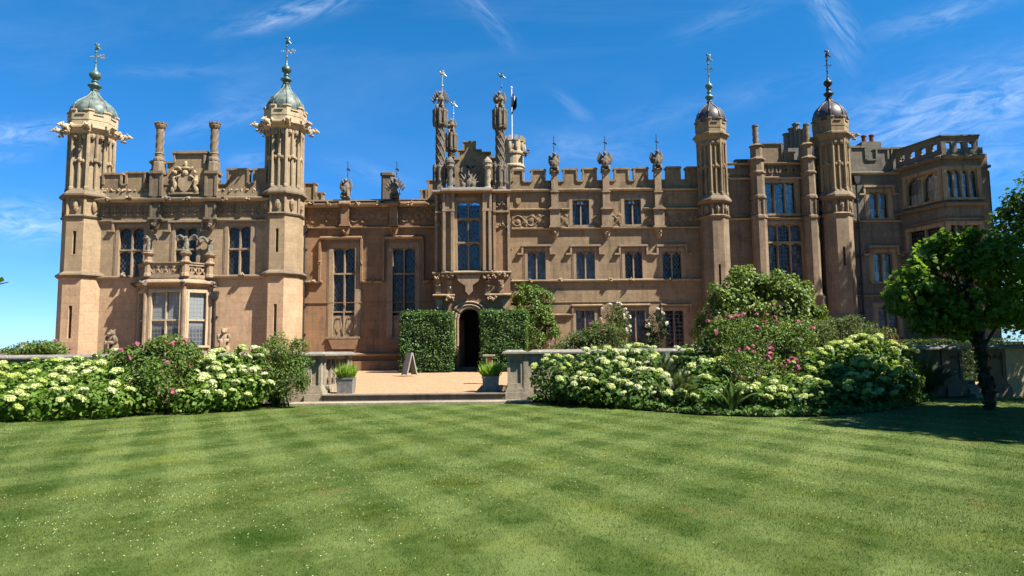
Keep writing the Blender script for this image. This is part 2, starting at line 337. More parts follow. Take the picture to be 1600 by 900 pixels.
class MB:
    def __init__(s): s.v = []; s.f = []; s.M = None
    def add(s, vs, fs):
        n = len(s.v)
        if s.M is not None: vs = [tuple(s.M @ Vector(p)) for p in vs]
        s.v += [tuple(p) for p in vs]; s.f += [tuple(i + n for i in f) for f in fs]; return s
    def box(s, x0, x1, y0, y1, z0, z1):
        v = [(x, y, z) for z in (z0, z1) for y in (y0, y1) for x in (x0, x1)]
        return s.add(v, [(0, 2, 3, 1), (4, 5, 7, 6), (0, 1, 5, 4), (2, 6, 7, 3), (0, 4, 6, 2), (1, 3, 7, 5)])
    def prism(s, poly, y0, y1):                  # outline in x, z
        n = len(poly); v = [(x, y0, z) for x, z in poly] + [(x, y1, z) for x, z in poly]
        return s.add(v, [tuple(range(n)), tuple(range(2 * n - 1, n - 1, -1))] + [(i, i + n, (i + 1) % n + n, (i + 1) % n) for i in range(n)])
    def slab(s, poly, z0, z1):                   # outline in x, y
        n = len(poly); v = [(x, y, z0) for x, y in poly] + [(x, y, z1) for x, y in poly]
        return s.add(v, [tuple(range(n - 1, -1, -1)), tuple(range(n, 2 * n))] + [(i, (i + 1) % n, (i + 1) % n + n, i + n) for i in range(n)])
    def lathe(s, cx, cy, prof, n=8, rot=22.5, twist=0., lobes=0, amp=0.):
        v = []; z0 = prof[0][1]
        for r, z in prof:
            for i in range(n):
                a = R(rot) + 2 * math.pi * i / n + twist * (z - z0)
                rr = r * (1 + amp * math.cos(lobes * (2 * math.pi * i / n))) if lobes else r
                v.append((cx + rr * math.cos(a), cy + rr * math.sin(a), z))
        f = [tuple(range(n - 1, -1, -1)), tuple(range((len(prof) - 1) * n, len(prof) * n))]
        for k in range(len(prof) - 1):
            for i in range(n):
                j = (i + 1) % n; f.append((k * n + i, k * n + j, (k + 1) * n + j, (k + 1) * n + i))
        return s.add(v, f)
    def tube(s, pts, r, n=6):
        pts = [Vector(p) for p in pts]; m = len(pts); rs = r if isinstance(r, (list, tuple)) else [r] * m
        v = []; up = Vector((0, 0, 1))
        for i, p in enumerate(pts):
            d = (pts[min(i + 1, m - 1)] - pts[max(i - 1, 0)]).normalized()
            a = d.cross(up if abs(d.z) < .95 else Vector((1, 0, 0))).normalized(); b = d.cross(a)
            for k in range(n):
                t = 2 * math.pi * k / n; v.append(p + (a * math.cos(t) + b * math.sin(t)) * rs[i])
        f = [tuple(range(n)), tuple(range(m * n - 1, (m - 1) * n - 1, -1))]
        for i in range(m - 1):
            for k in range(n):
                j = (k + 1) % n; f.append((i * n + k, (i + 1) * n + k, (i + 1) * n + j, i * n + j))
        return s.add(v, f)
    def ell(s, c, rad, rot=(0, 0, 0), nu=10, nv=7, jit=0.):
        Rm = Euler([R(a) for a in rot]).to_matrix(); c = Vector(c); v = [c + Rm @ Vector((0, 0, -rad[2]))]
        for j in range(1, nv):
            ph = -math.pi / 2 + math.pi * j / nv
            for i in range(nu):
                th = 2 * math.pi * i / nu; k = 1 + jit * (random.random() - .5)
                v.append(c + Rm @ Vector((rad[0] * math.cos(ph) * math.cos(th) * k, rad[1] * math.cos(ph) * math.sin(th) * k, rad[2] * math.sin(ph) * k)))
        v.append(c + Rm @ Vector((0, 0, rad[2]))); L = len(v) - 1
        f = [(0, 1 + (i + 1) % nu, 1 + i) for i in range(nu)] + [(L, L - nu + i, L - nu + (i + 1) % nu) for i in range(nu)]
        for j in range(nv - 2):
            for i in range(nu):
                a = 1 + j * nu + i; b = 1 + j * nu + (i + 1) % nu; f.append((a, b, b + nu, a + nu))
        return s.add(v, f)
    def facade(s, a, b, z0, z1, holes=(), depth=.25, back=False):
        """a wall sheet from a to b (x, y; left to right as seen from outside) with holes (s0, s1, z0, z1), their reveals and, if back, a blind back"""
        ax, ay = a; L = math.hypot(b[0] - ax, b[1] - ay); dx, dy = (b[0] - ax) / L, (b[1] - ay) / L; nx, ny = -dy, dx    # inward normal
        def p(t, z, d=0): return (ax + dx * t + nx * d, ay + dy * t + ny * d, z)
        ss = sorted({0, L} | {min(max(h[i], 0), L) for h in holes for i in (0, 1)}); zs = sorted({z0, z1} | {min(max(h[i], z0), z1) for h in holes for i in (2, 3)})
        for i in range(len(ss) - 1):
            for j in range(len(zs) - 1):
                cs, cz = (ss[i] + ss[i + 1]) / 2, (zs[j] + zs[j + 1]) / 2
                if any(h[0] < cs < h[1] and h[2] < cz < h[3] for h in holes): continue
                s.add([p(ss[i], zs[j]), p(ss[i + 1], zs[j]), p(ss[i + 1], zs[j + 1]), p(ss[i], zs[j + 1])], [(0, 1, 2, 3)])
        for (h0, h1, g0, g1) in holes:
            for (t0, q0, t1, q1) in ((h0, g0, h0, g1), (h0, g1, h1, g1), (h1, g1, h1, g0), (h1, g0, h0, g0)):
                s.add([p(t0, q0), p(t1, q1), p(t1, q1, depth), p(t0, q0, depth)], [(0, 1, 2, 3)])
            if back: s.add([p(h0, g0, depth), p(h1, g0, depth), p(h1, g1, depth), p(h0, g1, depth)], [(0, 1, 2, 3)])
        return s
    def build(s, name, m, parent=None, origin=None, smooth=False, bevel=0., world=True, auto=None):
        """world: the vertices are world coordinates; the object's origin is put at `origin` (or its parent's)"""
        if origin is None: origin = WO[parent.name] if parent else (0, 0, 0)
        o = Vector(origin); me = bpy.data.meshes.new(name)
        vs = [tuple(Vector(p) - o) for p in s.v] if world else s.v
        me.from_pydata(vs, [], s.f); me.materials.append(m)
        if smooth: me.polygons.foreach_set('use_smooth', [True] * len(me.polygons))
        me.update(); ob = bpy.data.objects.new(name, me); link(ob, parent, o)
        if bevel:
            b = ob.modifiers.new('bevel', 'BEVEL'); b.width = bevel; b.segments = 1; b.limit_method = 'ANGLE'; b.angle_limit = R(40)
        return ob
def copyob(o, parent, loc, rot=None, scl=None, m=None):
    c = o.copy(); COL.objects.link(c); c.parent = parent; c.location = loc
    if rot is not None: c.rotation_euler = rot
    if scl is not None: c.scale = scl if hasattr(scl, '__len__') else (scl,) * 3
    return c
def quads(name, verts, m, parent, origin):
    """verts: (N,4,3) world: one quad each"""
    N = len(verts); me = bpy.data.meshes.new(name)
    me.vertices.add(4 * N); me.vertices.foreach_set('co', (verts - np.array(origin)).astype(np.float32).ravel())
    me.loops.add(4 * N); me.loops.foreach_set('vertex_index', np.arange(4 * N, dtype=np.int32))
    me.polygons.add(N); me.polygons.foreach_set('loop_start', np.arange(0, 4 * N, 4, dtype=np.int32)); me.polygons.foreach_set('loop_total', np.full(N, 4, np.int32))
    me.materials.append(m); me.update(calc_edges=True); me.validate()
    return link(bpy.data.objects.new(name, me), parent, origin)
def leafquads(pts, nrm, size, aspect=.55, fold=.25, jit=.35):
    N = len(pts); n = nrm + rng.normal(0, jit, (N, 3)); n /= np.linalg.norm(n, axis=1)[:, None] + 1e-9
    t = rng.normal(0, 1, (N, 3)); t[:, 2] -= .5; t -= (t * n).sum(1)[:, None] * n; t /= np.linalg.norm(t, axis=1)[:, None] + 1e-9
    b = np.cross(n, t); s = (size * rng.uniform(.6, 1.25, N))[:, None]
    base = pts - t * s * .5; tip = pts + t * s * .5; mid = pts + n * s * fold * .4 - t * s * .08
    return np.stack([base, mid + b * s * aspect * .5, tip, mid - b * s * aspect * .5], 1)
def clumped(blobs, k=9, lo=.26, hi=.46):
    out = [(c, tuple(q * .90 for q in r_)) for c, r_ in blobs]
    for c, r_ in blobs:
        for i in range(k):
            d = Vector((random.gauss(0, 1), random.gauss(0, 1), random.gauss(.25, 1))).normalized(); q = random.uniform(lo, hi); out.append((tuple(c[j] + d[j] * r_[j] * random.uniform(.72, .98) for j in range(3)), tuple(x * q for x in r_)))
    return out
def blobpts(blobs, n, shell=.55, gap=.0, zmin=None):
    """points in the outer shell of a set of ellipsoids (c, r) and their outward normals"""
    w = np.array([r[0] * r[1] + r[1] * r[2] + r[0] * r[2] for c, r in blobs]); w = w / w.sum(); out = []; nor = []
    idx = rng.choice(len(blobs), int(n * 1.6), p=w)
    d = rng.normal(0, 1, (len(idx), 3)); d /= np.linalg.norm(d, axis=1)[:, None]
    C = np.array([b[0] for b in blobs], float)[idx]; Rr = np.array([b[1] for b in blobs], float)[idx]
    k = shell + (1.08 - shell) * rng.random(len(idx)) ** .7
    p = C + d * Rr * k[:, None]
    if gap:
        ph = rng.uniform(0, 6, 6); q = np.sin(p[:, 0] * 3.1 + ph[0]) * np.sin(p[:, 1] * 2.7 + ph[1]) + np.sin(p[:, 2] * 3.6 + ph[2] + p[:, 0] * 1.3)
        keep = q > (-2 + gap * 2.4) + rng.random(len(p)) * .6 - .3
        p, d, Rr = p[keep], d[keep], Rr[keep]
    if zmin is not None:
        keep = p[:, 2] > zmin; p, d, Rr = p[keep], d[keep], Rr[keep]
    p, d, Rr = p[:n], d[:n], Rr[:n]
    nn = d / Rr; nn /= np.linalg.norm(nn, axis=1)[:, None]; return p, nn

# ------------------------------------------------------------------ ground
GZ0, GZ1, YW, YH = .27, .54, 21.7, 43.0
def gz(y): return GZ0 + (GZ1 - GZ0) * (min(max(y, YW), YH) - YW) / (YH - YW)
g = MB(); g.add([(-2500, -300, 0), (2500, -300, 0), (2500, 4500, 0), (-2500, 4500, 0)], [(0, 1, 2, 3)])
lawn = tag(g.build('lawn', M_LAWN), None, None, None, 'structure')
g = MB(); g.add([(-45, YW + .1, -.05), (45, YW + .1, -.05), (45, YW + .1, GZ0), (-45, YW + .1, GZ0), (45, YH + 10, GZ1), (-45, YH + 10, GZ1)], [(0, 1, 2, 3), (3, 2, 4, 5)])
tag(g.build('gravel_terrace', M_GRAVEL), None, None, None, 'structure')
# bed outlines on the ground
def gy(v, u=800):
    d = CAMR @ Vector(((u - 800) / F, (450 - v) / F, -1)); t = -EYE / d.z; return d.x * t, d.y * t
BEDL = [gy(v, u) for u, v in ((-60, 656), (0, 652), (100, 650), (200, 644), (300, 638), (390, 633), (470, 629))]
BEDR = [gy(v, u) for u, v in ((818, 627), (900, 632), (1000, 641), (1100, 649), (1200, 652), (1300, 650), (1370, 644), (1430, 633), (1460, 622))]
g = MB(); g.slab(BEDL + [(BEDL[-1][0], YW - .05), (BEDL[0][0] - 3, YW - .05)], .0, .03); tag(g.build('flower_bed_soil', M_SOIL), None, None, None, 'structure')
g = MB(); g.slab(BEDR + [(14.6, YW - .05), (BEDR[0][0], YW - .05)], .0, .03); tag(g.build('flower_bed_soil', M_SOIL), None, None, None, 'structure')

# ------------------------------------------------------------------ the mansion
YL, YHALL, YM, YP, YB, YR = 40.0, 43.0, 43.0, 40.7, 42.5, 43.0
ZB = .35                                          # below the gravel at the walls
MAN = empty('mansion', (0, YHALL, GZ1), 'long brown stone mansion with domed octagonal turrets and battlements behind the gravel', 'mansion')

def window(ax, ay, rot, w, z0, z1, n, trans=(), arch=True, hood=0., glassm=None, curtain=None, frame=.13, rec=.22, panel=0., m=S_TRIM, sill=True, alltiers=True):
    h = z1 - z0; b = MB()
    b.box(-frame, .06, -.05, rec - .03, -.02, h + frame); b.box(w - .06, w + frame, -.05, rec - .03, -.02, h + frame); b.box(.06, w - .06, -.045, rec - .035, h - .06, h + frame - .003)
    b.box(-frame - .09, -frame + .002, -.025, .02, -.02, h + frame + .07); b.box(w + frame - .002, w + frame + .09, -.025, .02, -.02, h + frame + .07); b.box(-frame, w + frame, -.022, .02, h + frame - .004, h + frame + .065)
    if sill: b.box(-frame - .1, w + frame + .1, -.13, rec, -.13, 0)
    mw = .085; x0, x1 = .05, w - .05; lw = (x1 - x0 - mw * (n - 1)) / n; edges = []
    for i in range(n):
        l0 = x0 + i * (lw + mw); edges.append((l0, l0 + lw))
        if i: b.box(l0 - mw, l0, .05, rec + .03, .002, h - .05)
    tz = [t * h for t in trans]
    for t in tz: b.box(x0 - .01, x1 + .01, .055, rec + .026, t - .05, t + .05)
    tops = ([t - .05 for t in tz] if alltiers else []) + [h - .06]
    if arch:
        for zt in tops:
            if panel and zt < panel * h + .1: continue
            for (l0, l1) in edges:
                xc = (l0 + l1) / 2; hh = min(.5, lw * (.8 if arch == 2 else .34))
                for sgn, e in ((1, l0), (-1, l1)):
                    pts = [(e, zt + .004), (xc, zt + .004)]
                    for k in range(7, -1, -1):
                        q = k / 7; z = zt - hh + (hh - .03) * math.sqrt(max(0, 1 - (1 - q) ** 2.0)); x = e + (xc - e) * q
                        if k == 3: x += (xc - e) * .16; z -= hh * .16
                        pts.append((x, z))
                    b.prism(pts if sgn < 0 else pts[::-1], .085, rec + .02)
    if panel:
        b.box(x0 - .01, x1 + .01, .12, rec + .02, .0, panel * h)
        for (l0, l1) in edges:                                  # carved shields in the blind panels
            xc = (l0 + l1) / 2; ph = panel * h
            b.prism([(xc - lw * .3, ph * .72), (xc - lw * .32, ph * .4), (xc, ph * .16), (xc + lw * .32, ph * .4), (xc + lw * .3, ph * .72), (xc, ph * .8)], .07, .125)
            b.tube([(xc - lw * .42, .1, ph * .15), (xc - lw * .35, .09, ph * .5), (xc - lw * .2, .09, ph * .88), (xc + lw * .2, .09, ph * .88), (xc + lw * .35, .09, ph * .5), (xc + lw * .42, .1, ph * .15)], .035, 5)
    o = b.build('window', m, MAN, (ax, ay, z0), world=False); o.rotation_euler.z = rot
    g = MB(); g.add([(x0 - .02, rec, panel * h), (x1 + .02, rec, panel * h), (x1 + .02, rec, h - .04), (x0 - .02, rec, h - .04)], [(0, 1, 2, 3)])
    g.build('pane', glassm or G_DIA, o, WO[o.name], world=False)
    if hood:
        k = MB(); e = frame + .16; zt = h + frame + .1
        k.prism([(-e, zt + .13), (w + e, zt + .13), (w + e + .04, zt), (-e - .04, zt)][::-1], -.20, .0)
        for s0, s1, o0, o1 in ((-e - .035, -e + .09, -e - .3, -e + .085), (w + e - .09, w + e + .035, w + e - .085, w + e + .3)):
            k.box(s0, s1, -.17, .0, zt - hood, zt + .003); k.box(o0, o1, -.165, .0, zt - hood - .1, zt - hood + .01)
        k.build('hood_mould', m, o, WO[o.name], world=False)
    if curtain:
        k = MB(); yy = rec + .16
        def sheet(c0, c1, zb, zt, ga=0.):
            nn = max(6, int((c1 - c0) / .05)); vs = []
            for j in range(5):
                q = j / 4
                for i in range(nn + 1):
                    x = c0 + (c1 - c0) * i / nn
                    if ga: x = x + (ga - x) * .55 * math.sin(q * math.pi / 2 * 1.1) * (1 if q < .9 else .8)
                    vs.append((x, yy + .035 * math.sin(i * 1.3), zt + (zb - zt) * q))
            k.add(vs, [(j * (nn + 1) + i, j * (nn + 1) + i + 1, (j + 1) * (nn + 1) + i + 1, (j + 1) * (nn + 1) + i) for j in range(4) for i in range(nn)])
        if curtain == 'full': sheet(0, w, 0, h)
        elif curtain == 'sides': sheet(0, w * .38, 0, h, .01); sheet(w * .62, w, 0, h, w)
        elif curtain == 'right': sheet(w * .60, w, 0, h, w); sheet(0, w * .2, 0, h, .01)
        elif curtain == 'blind': sheet(0, w, h * .32, h)
        k.build('curtain', M_CURT, o, WO[o.name], world=False)
    return o

def winwall(a, b, z0, z1, wins, m, name='wall', mb=None, depth=.3, fm=None):
    """a wall from a to b with windows [(s0, s1, zlo, zhi, kwargs)]"""
    w = mb or MB(); w.facade(a, b, z0, z1, [(q[0], q[1], q[2], q[3]) for q in wins], depth)
    L = math.hypot(b[0] - a[0], b[1] - a[1]); d = ((b[0] - a[0]) / L, (b[1] - a[1]) / L); rot = math.atan2(d[1], d[0])
    for s0, s1, zl, zh, kw in wins:
        window(a[0] + d[0] * s0, a[1] + d[1] * s0, rot, s1 - s0, zl, zh, **(dict(kw, m=fm) if fm else kw))
    if mb is None: return w.build(name, m, MAN)
def pxwin(u0, u1, v0, v1, Y, xa, **kw):
    x0, x1, z0, z1 = rect(u0, u1, v0, v1, Y); return (x0 - xa, x1 - xa, z0, z1, kw)

def string(mb, x0, x1, Y, z, h=.16, out=.16, back=.1):
    """a moulded course: a drip with a sloping top"""
    v = [(Y + back, z), (Y - out * .5, z), (Y - out, z + h * .35), (Y - out, z + h * .6), (Y - out * .15, z + h), (Y + back, z + h)]
    n = len(v); vs = [(x0, y, zz) for y, zz in v] + [(x1, y, zz) for y, zz in v]
    mb.add(vs, [tuple(range(n - 1, -1, -1)), tuple(range(n, 2 * n))] + [(i, (i + 1) % n, (i + 1) % n + n, i + n) for i in range(n)])
def merlons(us, Y, vbase, vcren, u0, u1, m, th=.35, name='battlement'):
    """us: (u0, u1, vtop) of each merlon in the photograph, at the real distance Y"""
    um = (u0 + u1) / 2; zb, zc = PZ(um, vbase, Y), PZ(um, vcren, Y); x0, x1 = PX(u0, vcren, Y), PX(u1, vcren, Y)
    b = MB(); b.box(x0, x1, Y, Y + th, zb, zc)
    ms = []
    for a, c, vt in us:
        ma, mc = PX(a, (vt + vcren) / 2, Y), PX(c, (vt + vcren) / 2, Y); zt = PZ((a + c) / 2, vt, Y); ms.append((ma, mc, zt))
        b.box(ma, mc, Y + .002, Y + th - .002, zc - .01, zt - .06)
        b.prism([(ma - .07, zt - .09), (ma - .07, zt - .02), (ma, zt + .03), (mc, zt + .03), (mc + .07, zt - .02), (mc + .07, zt - .09)][::-1], Y - .08, Y + th + .08)
        b.box(ma - .02, ma + .10, Y - .07, Y + .01, zc + .0, zt - .085); b.box(mc - .10, mc + .02, Y - .07, Y + .01, zc + .0, zt - .085)
    ms.sort(); cur = x0
    for ma, mc, zt in ms + [(x1, x1, 0)]:
        if ma - cur > .12:
            b.prism([(cur - .02, zc - .08), (cur - .02, zc + .02), (ma + .02, zc + .02), (ma + .02, zc - .08)][::-1], Y - .075, Y + th + .075)
        cur = max(cur, mc)
    return b.build(name, m, MAN)
def lump(mb, c, s, k=7):
    """a small carved boss or beast-head"""
    for i in range(k):
        mb.ell((c[0] + random.uniform(-.55, .55) * s, c[1] + random.uniform(-.5, .2) * s, c[2] + random.uniform(-.45, .45) * s), [s * random.uniform(.22, .5) for _ in range(3)], [random.uniform(0, 180) for _ in range(3)], 6, 5, .2)
def blockmass(x0, x1, y0, y1, z1, m=S_HALL, name='rear_wall'):
    b = MB(); b.add([(x0, y0, ZB), (x0, y1, ZB), (x1, y1, ZB), (x1, y0, ZB), (x0, y0, z1), (x0, y1, z1), (x1, y1, z1), (x1, y0, z1)], [(0, 4, 5, 1), (1, 5, 6, 2), (2, 6, 7, 3), (4, 7, 6, 5)])
    return b.build(name, m, MAN)

# ---- turrets
def octpts(cx, cy, r): return [(cx + r * math.cos(R(22.5 + 45 * i)), cy + r * math.sin(R(22.5 + 45 * i))) for i in range(8)]
def turret(u, vref, Y, r, rs, zs, zb, zc, zt, zr, zn, zd, zball, zv, mlow, mup, mcrown, mdome, mball, slit=True, base=None, garg=4, rc=None, fulld=False):
    cx = PX(u, vref, Y); t = MB(); rc = rc or rs * 1.22; rd = rs * 1.04
    def sect(rad, z0, z1, sl=None):
        p = octpts(cx, Y, rad)
        for i in range(8):
            a, b = p[i], p[(i + 1) % 8]                                  # going anticlockwise: seen from outside left to right
            mx, my = (a[0] + b[0]) / 2 - cx, (a[1] + b[1]) / 2 - Y; L = math.hypot(a[0] - b[0], a[1] - b[1]); hs = []
            if sl and abs(mx) < .1 and my < 0: hs = [(L * .40, L * .60, sl[0], sl[1])]
            t.facade(a, b, z0, z1, hs, .3, True)
    def ring(prof): t.lathe(cx, Y, prof)
    k = r * .965
    if base:
        ring([(r * 1.15, ZB), (r * 1.15, base - .35), (r * 1.22, base - .2), (r * 1.2, base - .1), (r * .98, base + .25)])
    lo = base or ZB
    if zs:
        hgt = zs - lo; sect(r, lo, zs - .12, (lo + hgt * .38, lo + hgt * .70) if slit else None)
        ring([(r, zs - .14), (r + .1, zs - .08), (r + .2, zs + .02), (r + .17, zs + .1), (k, zs + .26)])
        h2 = zb - zs; sect(k, zs + .22, zb - .1, (zs + h2 * .36, zs + h2 * .75) if slit else None)
    else:
        h2 = zb - lo; sect(k, lo, zb - .1, (lo + h2 * .50, lo + h2 * .68) if slit else None)
    ring([(k, zb - .12), (k + .08, zb - .06), (k + .12, zb + .02), (k + .02, zb + .1), (k - .06, zb + .12), (k - .06, zc - .14), (k + .1, zc - .10), (k + .22, zc), (k + .22, zc + .1), (rs + .06, zc + .42), (rs, zc + .5)])
    p = octpts(cx, Y, k - .04)
    for x, y in p: t.lathe(x, y, [(.085, zb + .1), (.085, zc - .12)], 6)
    for i in range(8):                                                      # carved panel in each face of the band
        a, b = p[i], p[(i + 1) % 8]; mx, my = (a[0] + b[0]) / 2, (a[1] + b[1]) / 2
        t.ell((mx, my, (zb + zc) / 2), (.17, .17, (zc - zb) * .3), (0, 0, 0), 8, 6, .3)
    T = t.build('turret', mlow, MAN)
    if zs:
        T.data.materials.append(S_YELL); T.data.materials.append(S_MOULD); oz = GZ1
        for p_ in T.data.polygons:
            zz_ = p_.center.z + oz; p_.material_index = 2 if (abs(zz_ - zs - .05) < .22 or zz_ > zc - .2 or abs(zz_ - zb) < .14) else 1 if zz_ > zs else 0
    s = MB(); z0 = zc + .4
    s.lathe(cx, Y, [(rs * .93, z0), (rs * .93, zt)])
    for i in range(8):
        a = R(22.5 + 45 * i); am = R(45 * i); ra = rs * math.cos(R(22.5))
        s.lathe(cx + rs * .985 * math.cos(a), Y + rs * .985 * math.sin(a), [(.14, z0), (.14, z0 + .15), (.105, z0 + .2), (.105, zt)], 6)
        x, y = cx + ra * math.cos(am), Y + ra * math.sin(am)
        s.lathe(x, y, [(.10, z0), (.075, z0 + .15), (.075, zt - .3), (.11, zt)], 5)
        s.ell((x, y, z0 + (zt - z0) * .52), (.15, .15, .17), (0, 0, 0), 7, 5, .35)
        hw = rs * math.sin(R(22.5)) * .5
        for sg in (-1, 1):                                                  # little arches at the panel heads
            xa, ya = x - sg * math.sin(am) * hw, y + sg * math.cos(am) * hw
            s.ell((xa, ya, zt - .22), (.16, .16, .2), (0, 0, 0), 6, 5, .2); s.ell((xa, ya, z0 + (zt - z0) * .5), (.1, .1, .13), (0, 0, 0), 6, 5, .3)
    s.build('ribbed_shaft', mup, T)
    c = MB(); c.lathe(cx, Y, [(rs, zt - .2), (rs + .1, zt), (rc + .02, zt + .22), (rc + .1, zt + .26), (rc + .1, zt + .36), (rc - .1, zt + .44), (rc - .1, zr - .5), (rc - .4, zr - .5), (rd, zr - .45)])
    p = octpts(cx, Y, rc - .08); q = octpts(cx, Y, rc - .32)
    for i in range(8):
        a, b, a2, b2 = p[i], p[(i + 1) % 8], q[i], q[(i + 1) % 8]
        def l(s0, A, B): return (A[0] + (B[0] - A[0]) * s0, A[1] + (B[1] - A[1]) * s0)
        for f0, f1 in ((.0, .27), (.73, 1.)):
            c.slab([l(f0, a, b), l(f1, a, b), l(f1, a2, b2), l(f0, a2, b2)], zr - .55, zr)
            o0, o1 = octpts(cx, Y, rc - .02), octpts(cx, Y, rc - .36)
            A, B, A2, B2 = o0[i], o0[(i + 1) % 8], o1[i], o1[(i + 1) % 8]
            c.slab([l(f0, A, B), l(f1, A, B), l(f1, A2, B2), l(f0, A2, B2)], zr + .001, zr + .09)
        c.slab([l(.27, a, b), l(.73, a, b), l(.73, a2, b2), l(.27, a2, b2)], zr - .55, zr - .24)
        A, B, A2, B2 = o0[i], o0[(i + 1) % 8], o1[i], o1[(i + 1) % 8]
        c.slab([l(.25, A, B), l(.75, A, B), l(.75, A2, B2), l(.25, A2, B2)], zr - .241, zr - .16)
    c.build('battlemented_crown', mcrown, T)
    H = zn - zr; d = MB()
    full = ((rd * 1.02, zr + H * .10), (rd * 1.0, zr + H * .25), (rd * .92, zr + H * .42), (rd * .76, zr + H * .58), (rd * .53, zr + H * .72), (rd * .30, zr + H * .84), (rd * .19, zr + H * .93)) if fulld else ((rd * 1.0, zr + H * .08), (rd * .99, zr + H * .18), (rd * .92, zr + H * .31), (rd * .78, zr + H * .45), (rd * .56, zr + H * .59), (rd * .35, zr + H * .72), (rd * .21, zr + H * .87))
    prof = [(rd * .90, zr - .30), (rd * .985, zr - .1), *full, (rd * .135, zn + .02)]
    d.lathe(cx, Y, prof, 16, 0)
    for i in range(8):
        a = R(22.5 + 45 * i)
        d.tube([(cx + rr * math.cos(a), Y + rr * math.sin(a), z) for rr, z in prof], .045, 5)
    D = d.build('dome', mdome, T); 
    D.data.polygons.foreach_set('use_smooth', [True] * len(D.data.polygons))
    f = MB(); rf = rs * .30; hb = zball - zd
    f.lathe(cx, Y, [(rd * .17, zn - .02), (rd * .2, zn + .06), (rd * .15, zn + .12), (rf * .7, zd - .14), (rf * 1.08, zd - .02), (rf * 1.08, zd + .03), (rf * .5, zd + .12), (rf * .42, zd + hb * .35), (rf * .6, zd + hb * .42), (rf * .42, zd + hb * .5), (rf * .45, zball - rf * .72), (rf * .8, zball - rf * .45), (rf * .95, zball), (rf * .8, zball + rf * .45), (rf * .35, zball + rf * .75), (rf * .2, zball + rf * 1.3), (.05, zball + rf * 1.8), (.04, zball + rf * 2)], 14, 0)
    FI = f.build('finial', mball, T, smooth=True)
    wv = MB(); zz = zball + rf * 1.6; hv = zv - zz
    wv.tube([(cx, Y, zz), (cx, Y, zv - hv * .28)], .035, 6); wv.ell((cx, Y, zz + hv * .62), (.07, .07, .07)); wv.ell((cx, Y, zz + hv * .2), (.06, .06, .09))
    zb_ = zv - hv * .26                                                      # a perched bird
    wv.ell((cx + .06, Y, zb_ + hv * .12), (.10, .08, hv * .14), (0, 25, 0)); wv.ell((cx - .03, Y, zv - .06), (.075, .06, .075)); wv.tube([(cx - .07, Y, zv - .06), (cx - .18, Y, zv - .1)], [.03, .008], 4)
    wv.tube([(cx + .1, Y, zb_ + .14), (cx + .27, Y, zb_ - .03)], [.06, .03], 5); wv.tube([(cx - .12, Y, zb_), (cx + .12, Y, zb_)], .03, 5)
    VN = wv.build('weathervane', mball, T)
    pv = MB(); zp = zz + hv * .42                                             # pierced arrow and banner
    pv.tube([(cx - .42, Y, zp), (cx + .6, Y, zp)], .018, 5)
    for k_ in range(9): pv.ell((cx + .22 + .045 * k_ + random.uniform(-.02, .02), Y, zp + random.uniform(-.17, .15)), (.055, .015, .06), (0, random.uniform(0, 90), 0), 6, 5)
    pv.ell((cx - .42, Y, zp), (.09, .02, .045)); pv.ell((cx - .25, Y, zp), (.03, .02, .08)); pv.ell((cx + .13, Y, zp), (.03, .02, .10))
    kb = .5 if fulld else .85; pv.v = [(cx + (x_ - cx) * kb, y_, zp + (z_ - zp) * kb) for x_, y_, z_ in pv.v]
    pv.build('vane_banner', M_IRON if fulld else M_GILT, T)
    return T, cx
GARG = None
def gargoyle(T, cx, Y, rad, z, ang, s, m):
    """a beast leaning out from a turret's corner"""
    global GARG
    b = MB()
    b.ell((.22, 0, 0), (.34, .15, .17)); b.ell((.55, 0, .03), (.2, .14, .15)); b.ell((.74, 0, .06), (.15, .11, .11)); b.ell((.88, 0, .0), (.10, .07, .06)); b.ell((.68, .09, .17), (.04, .05, .1), (0, -30, 0)); b.ell((.68, -.09, .17), (.04, .05, .1), (0, -30, 0))
    b.ell((.40, .13, -.17), (.07, .06, .18), (0, 30, 0)); b.ell((.40, -.13, -.17), (.07, .06, .18), (0, 30, 0)); b.ell((.52, .13, -.3), (.1, .06, .05)); b.ell((.52, -.13, -.3), (.1, .06, .05)); b.ell((.15, .17, .14), (.25, .05, .14), (0, -20, 15)); b.ell((.15, -.17, .14), (.25, .05, .14), (0, -20, -15))
    a = R(ang); o = WO[T.name]; 
    if GARG is None:
        ob = b.build('gargoyle', m, T, world=False); GARG = ob
    else:
        ob = GARG.copy(); COL.objects.link(ob); ob.parent = T
    ob.location = Vector((cx + math.cos(a) * rad, Y + math.sin(a) * rad, z)) - o; ob.rotation_euler = (0, 0, a); ob.scale = (s, s, s)
def TZ(u, v, Y): return PZ(u, v, Y)
def mkturret(u, vref, Y, r, rs, vs, vb, vc, vt, vr, vn, vd, vball, vv, *mats, **kw):
    z = [TZ(u, v, Y) if v else None for v in (vs, vb, vc, vt, vr, vn, vd, vball, vv)]
    if kw.get('base'): kw['base'] = TZ(u, kw['base'], Y)
    gs = kw.pop('gscale', 1.); ga = kw.pop('gang', ())
    T, cx = turret(u, vref, Y, r, rs, *z, *mats, **kw)
    rc = kw.get('rc') or rs * 1.22
    for a in ga: gargoyle(T, cx, Y, rc * .85, z[3] + .22, a, gs, mats[2])
    return T, cx
T1, X1 = mkturret(138.5, 340, 40.6, 1.40, 1.20, 434, 344, 313, 216, 183, 143, 135, 118, 68, S_PEACH, S_SHAFTL, S_BUFF, M_COPPER, M_GREENB, rc=1.42, gang=(22.5, -22.5, -67.5, -112.5, -157.5, 157.5), gscale=1.0)
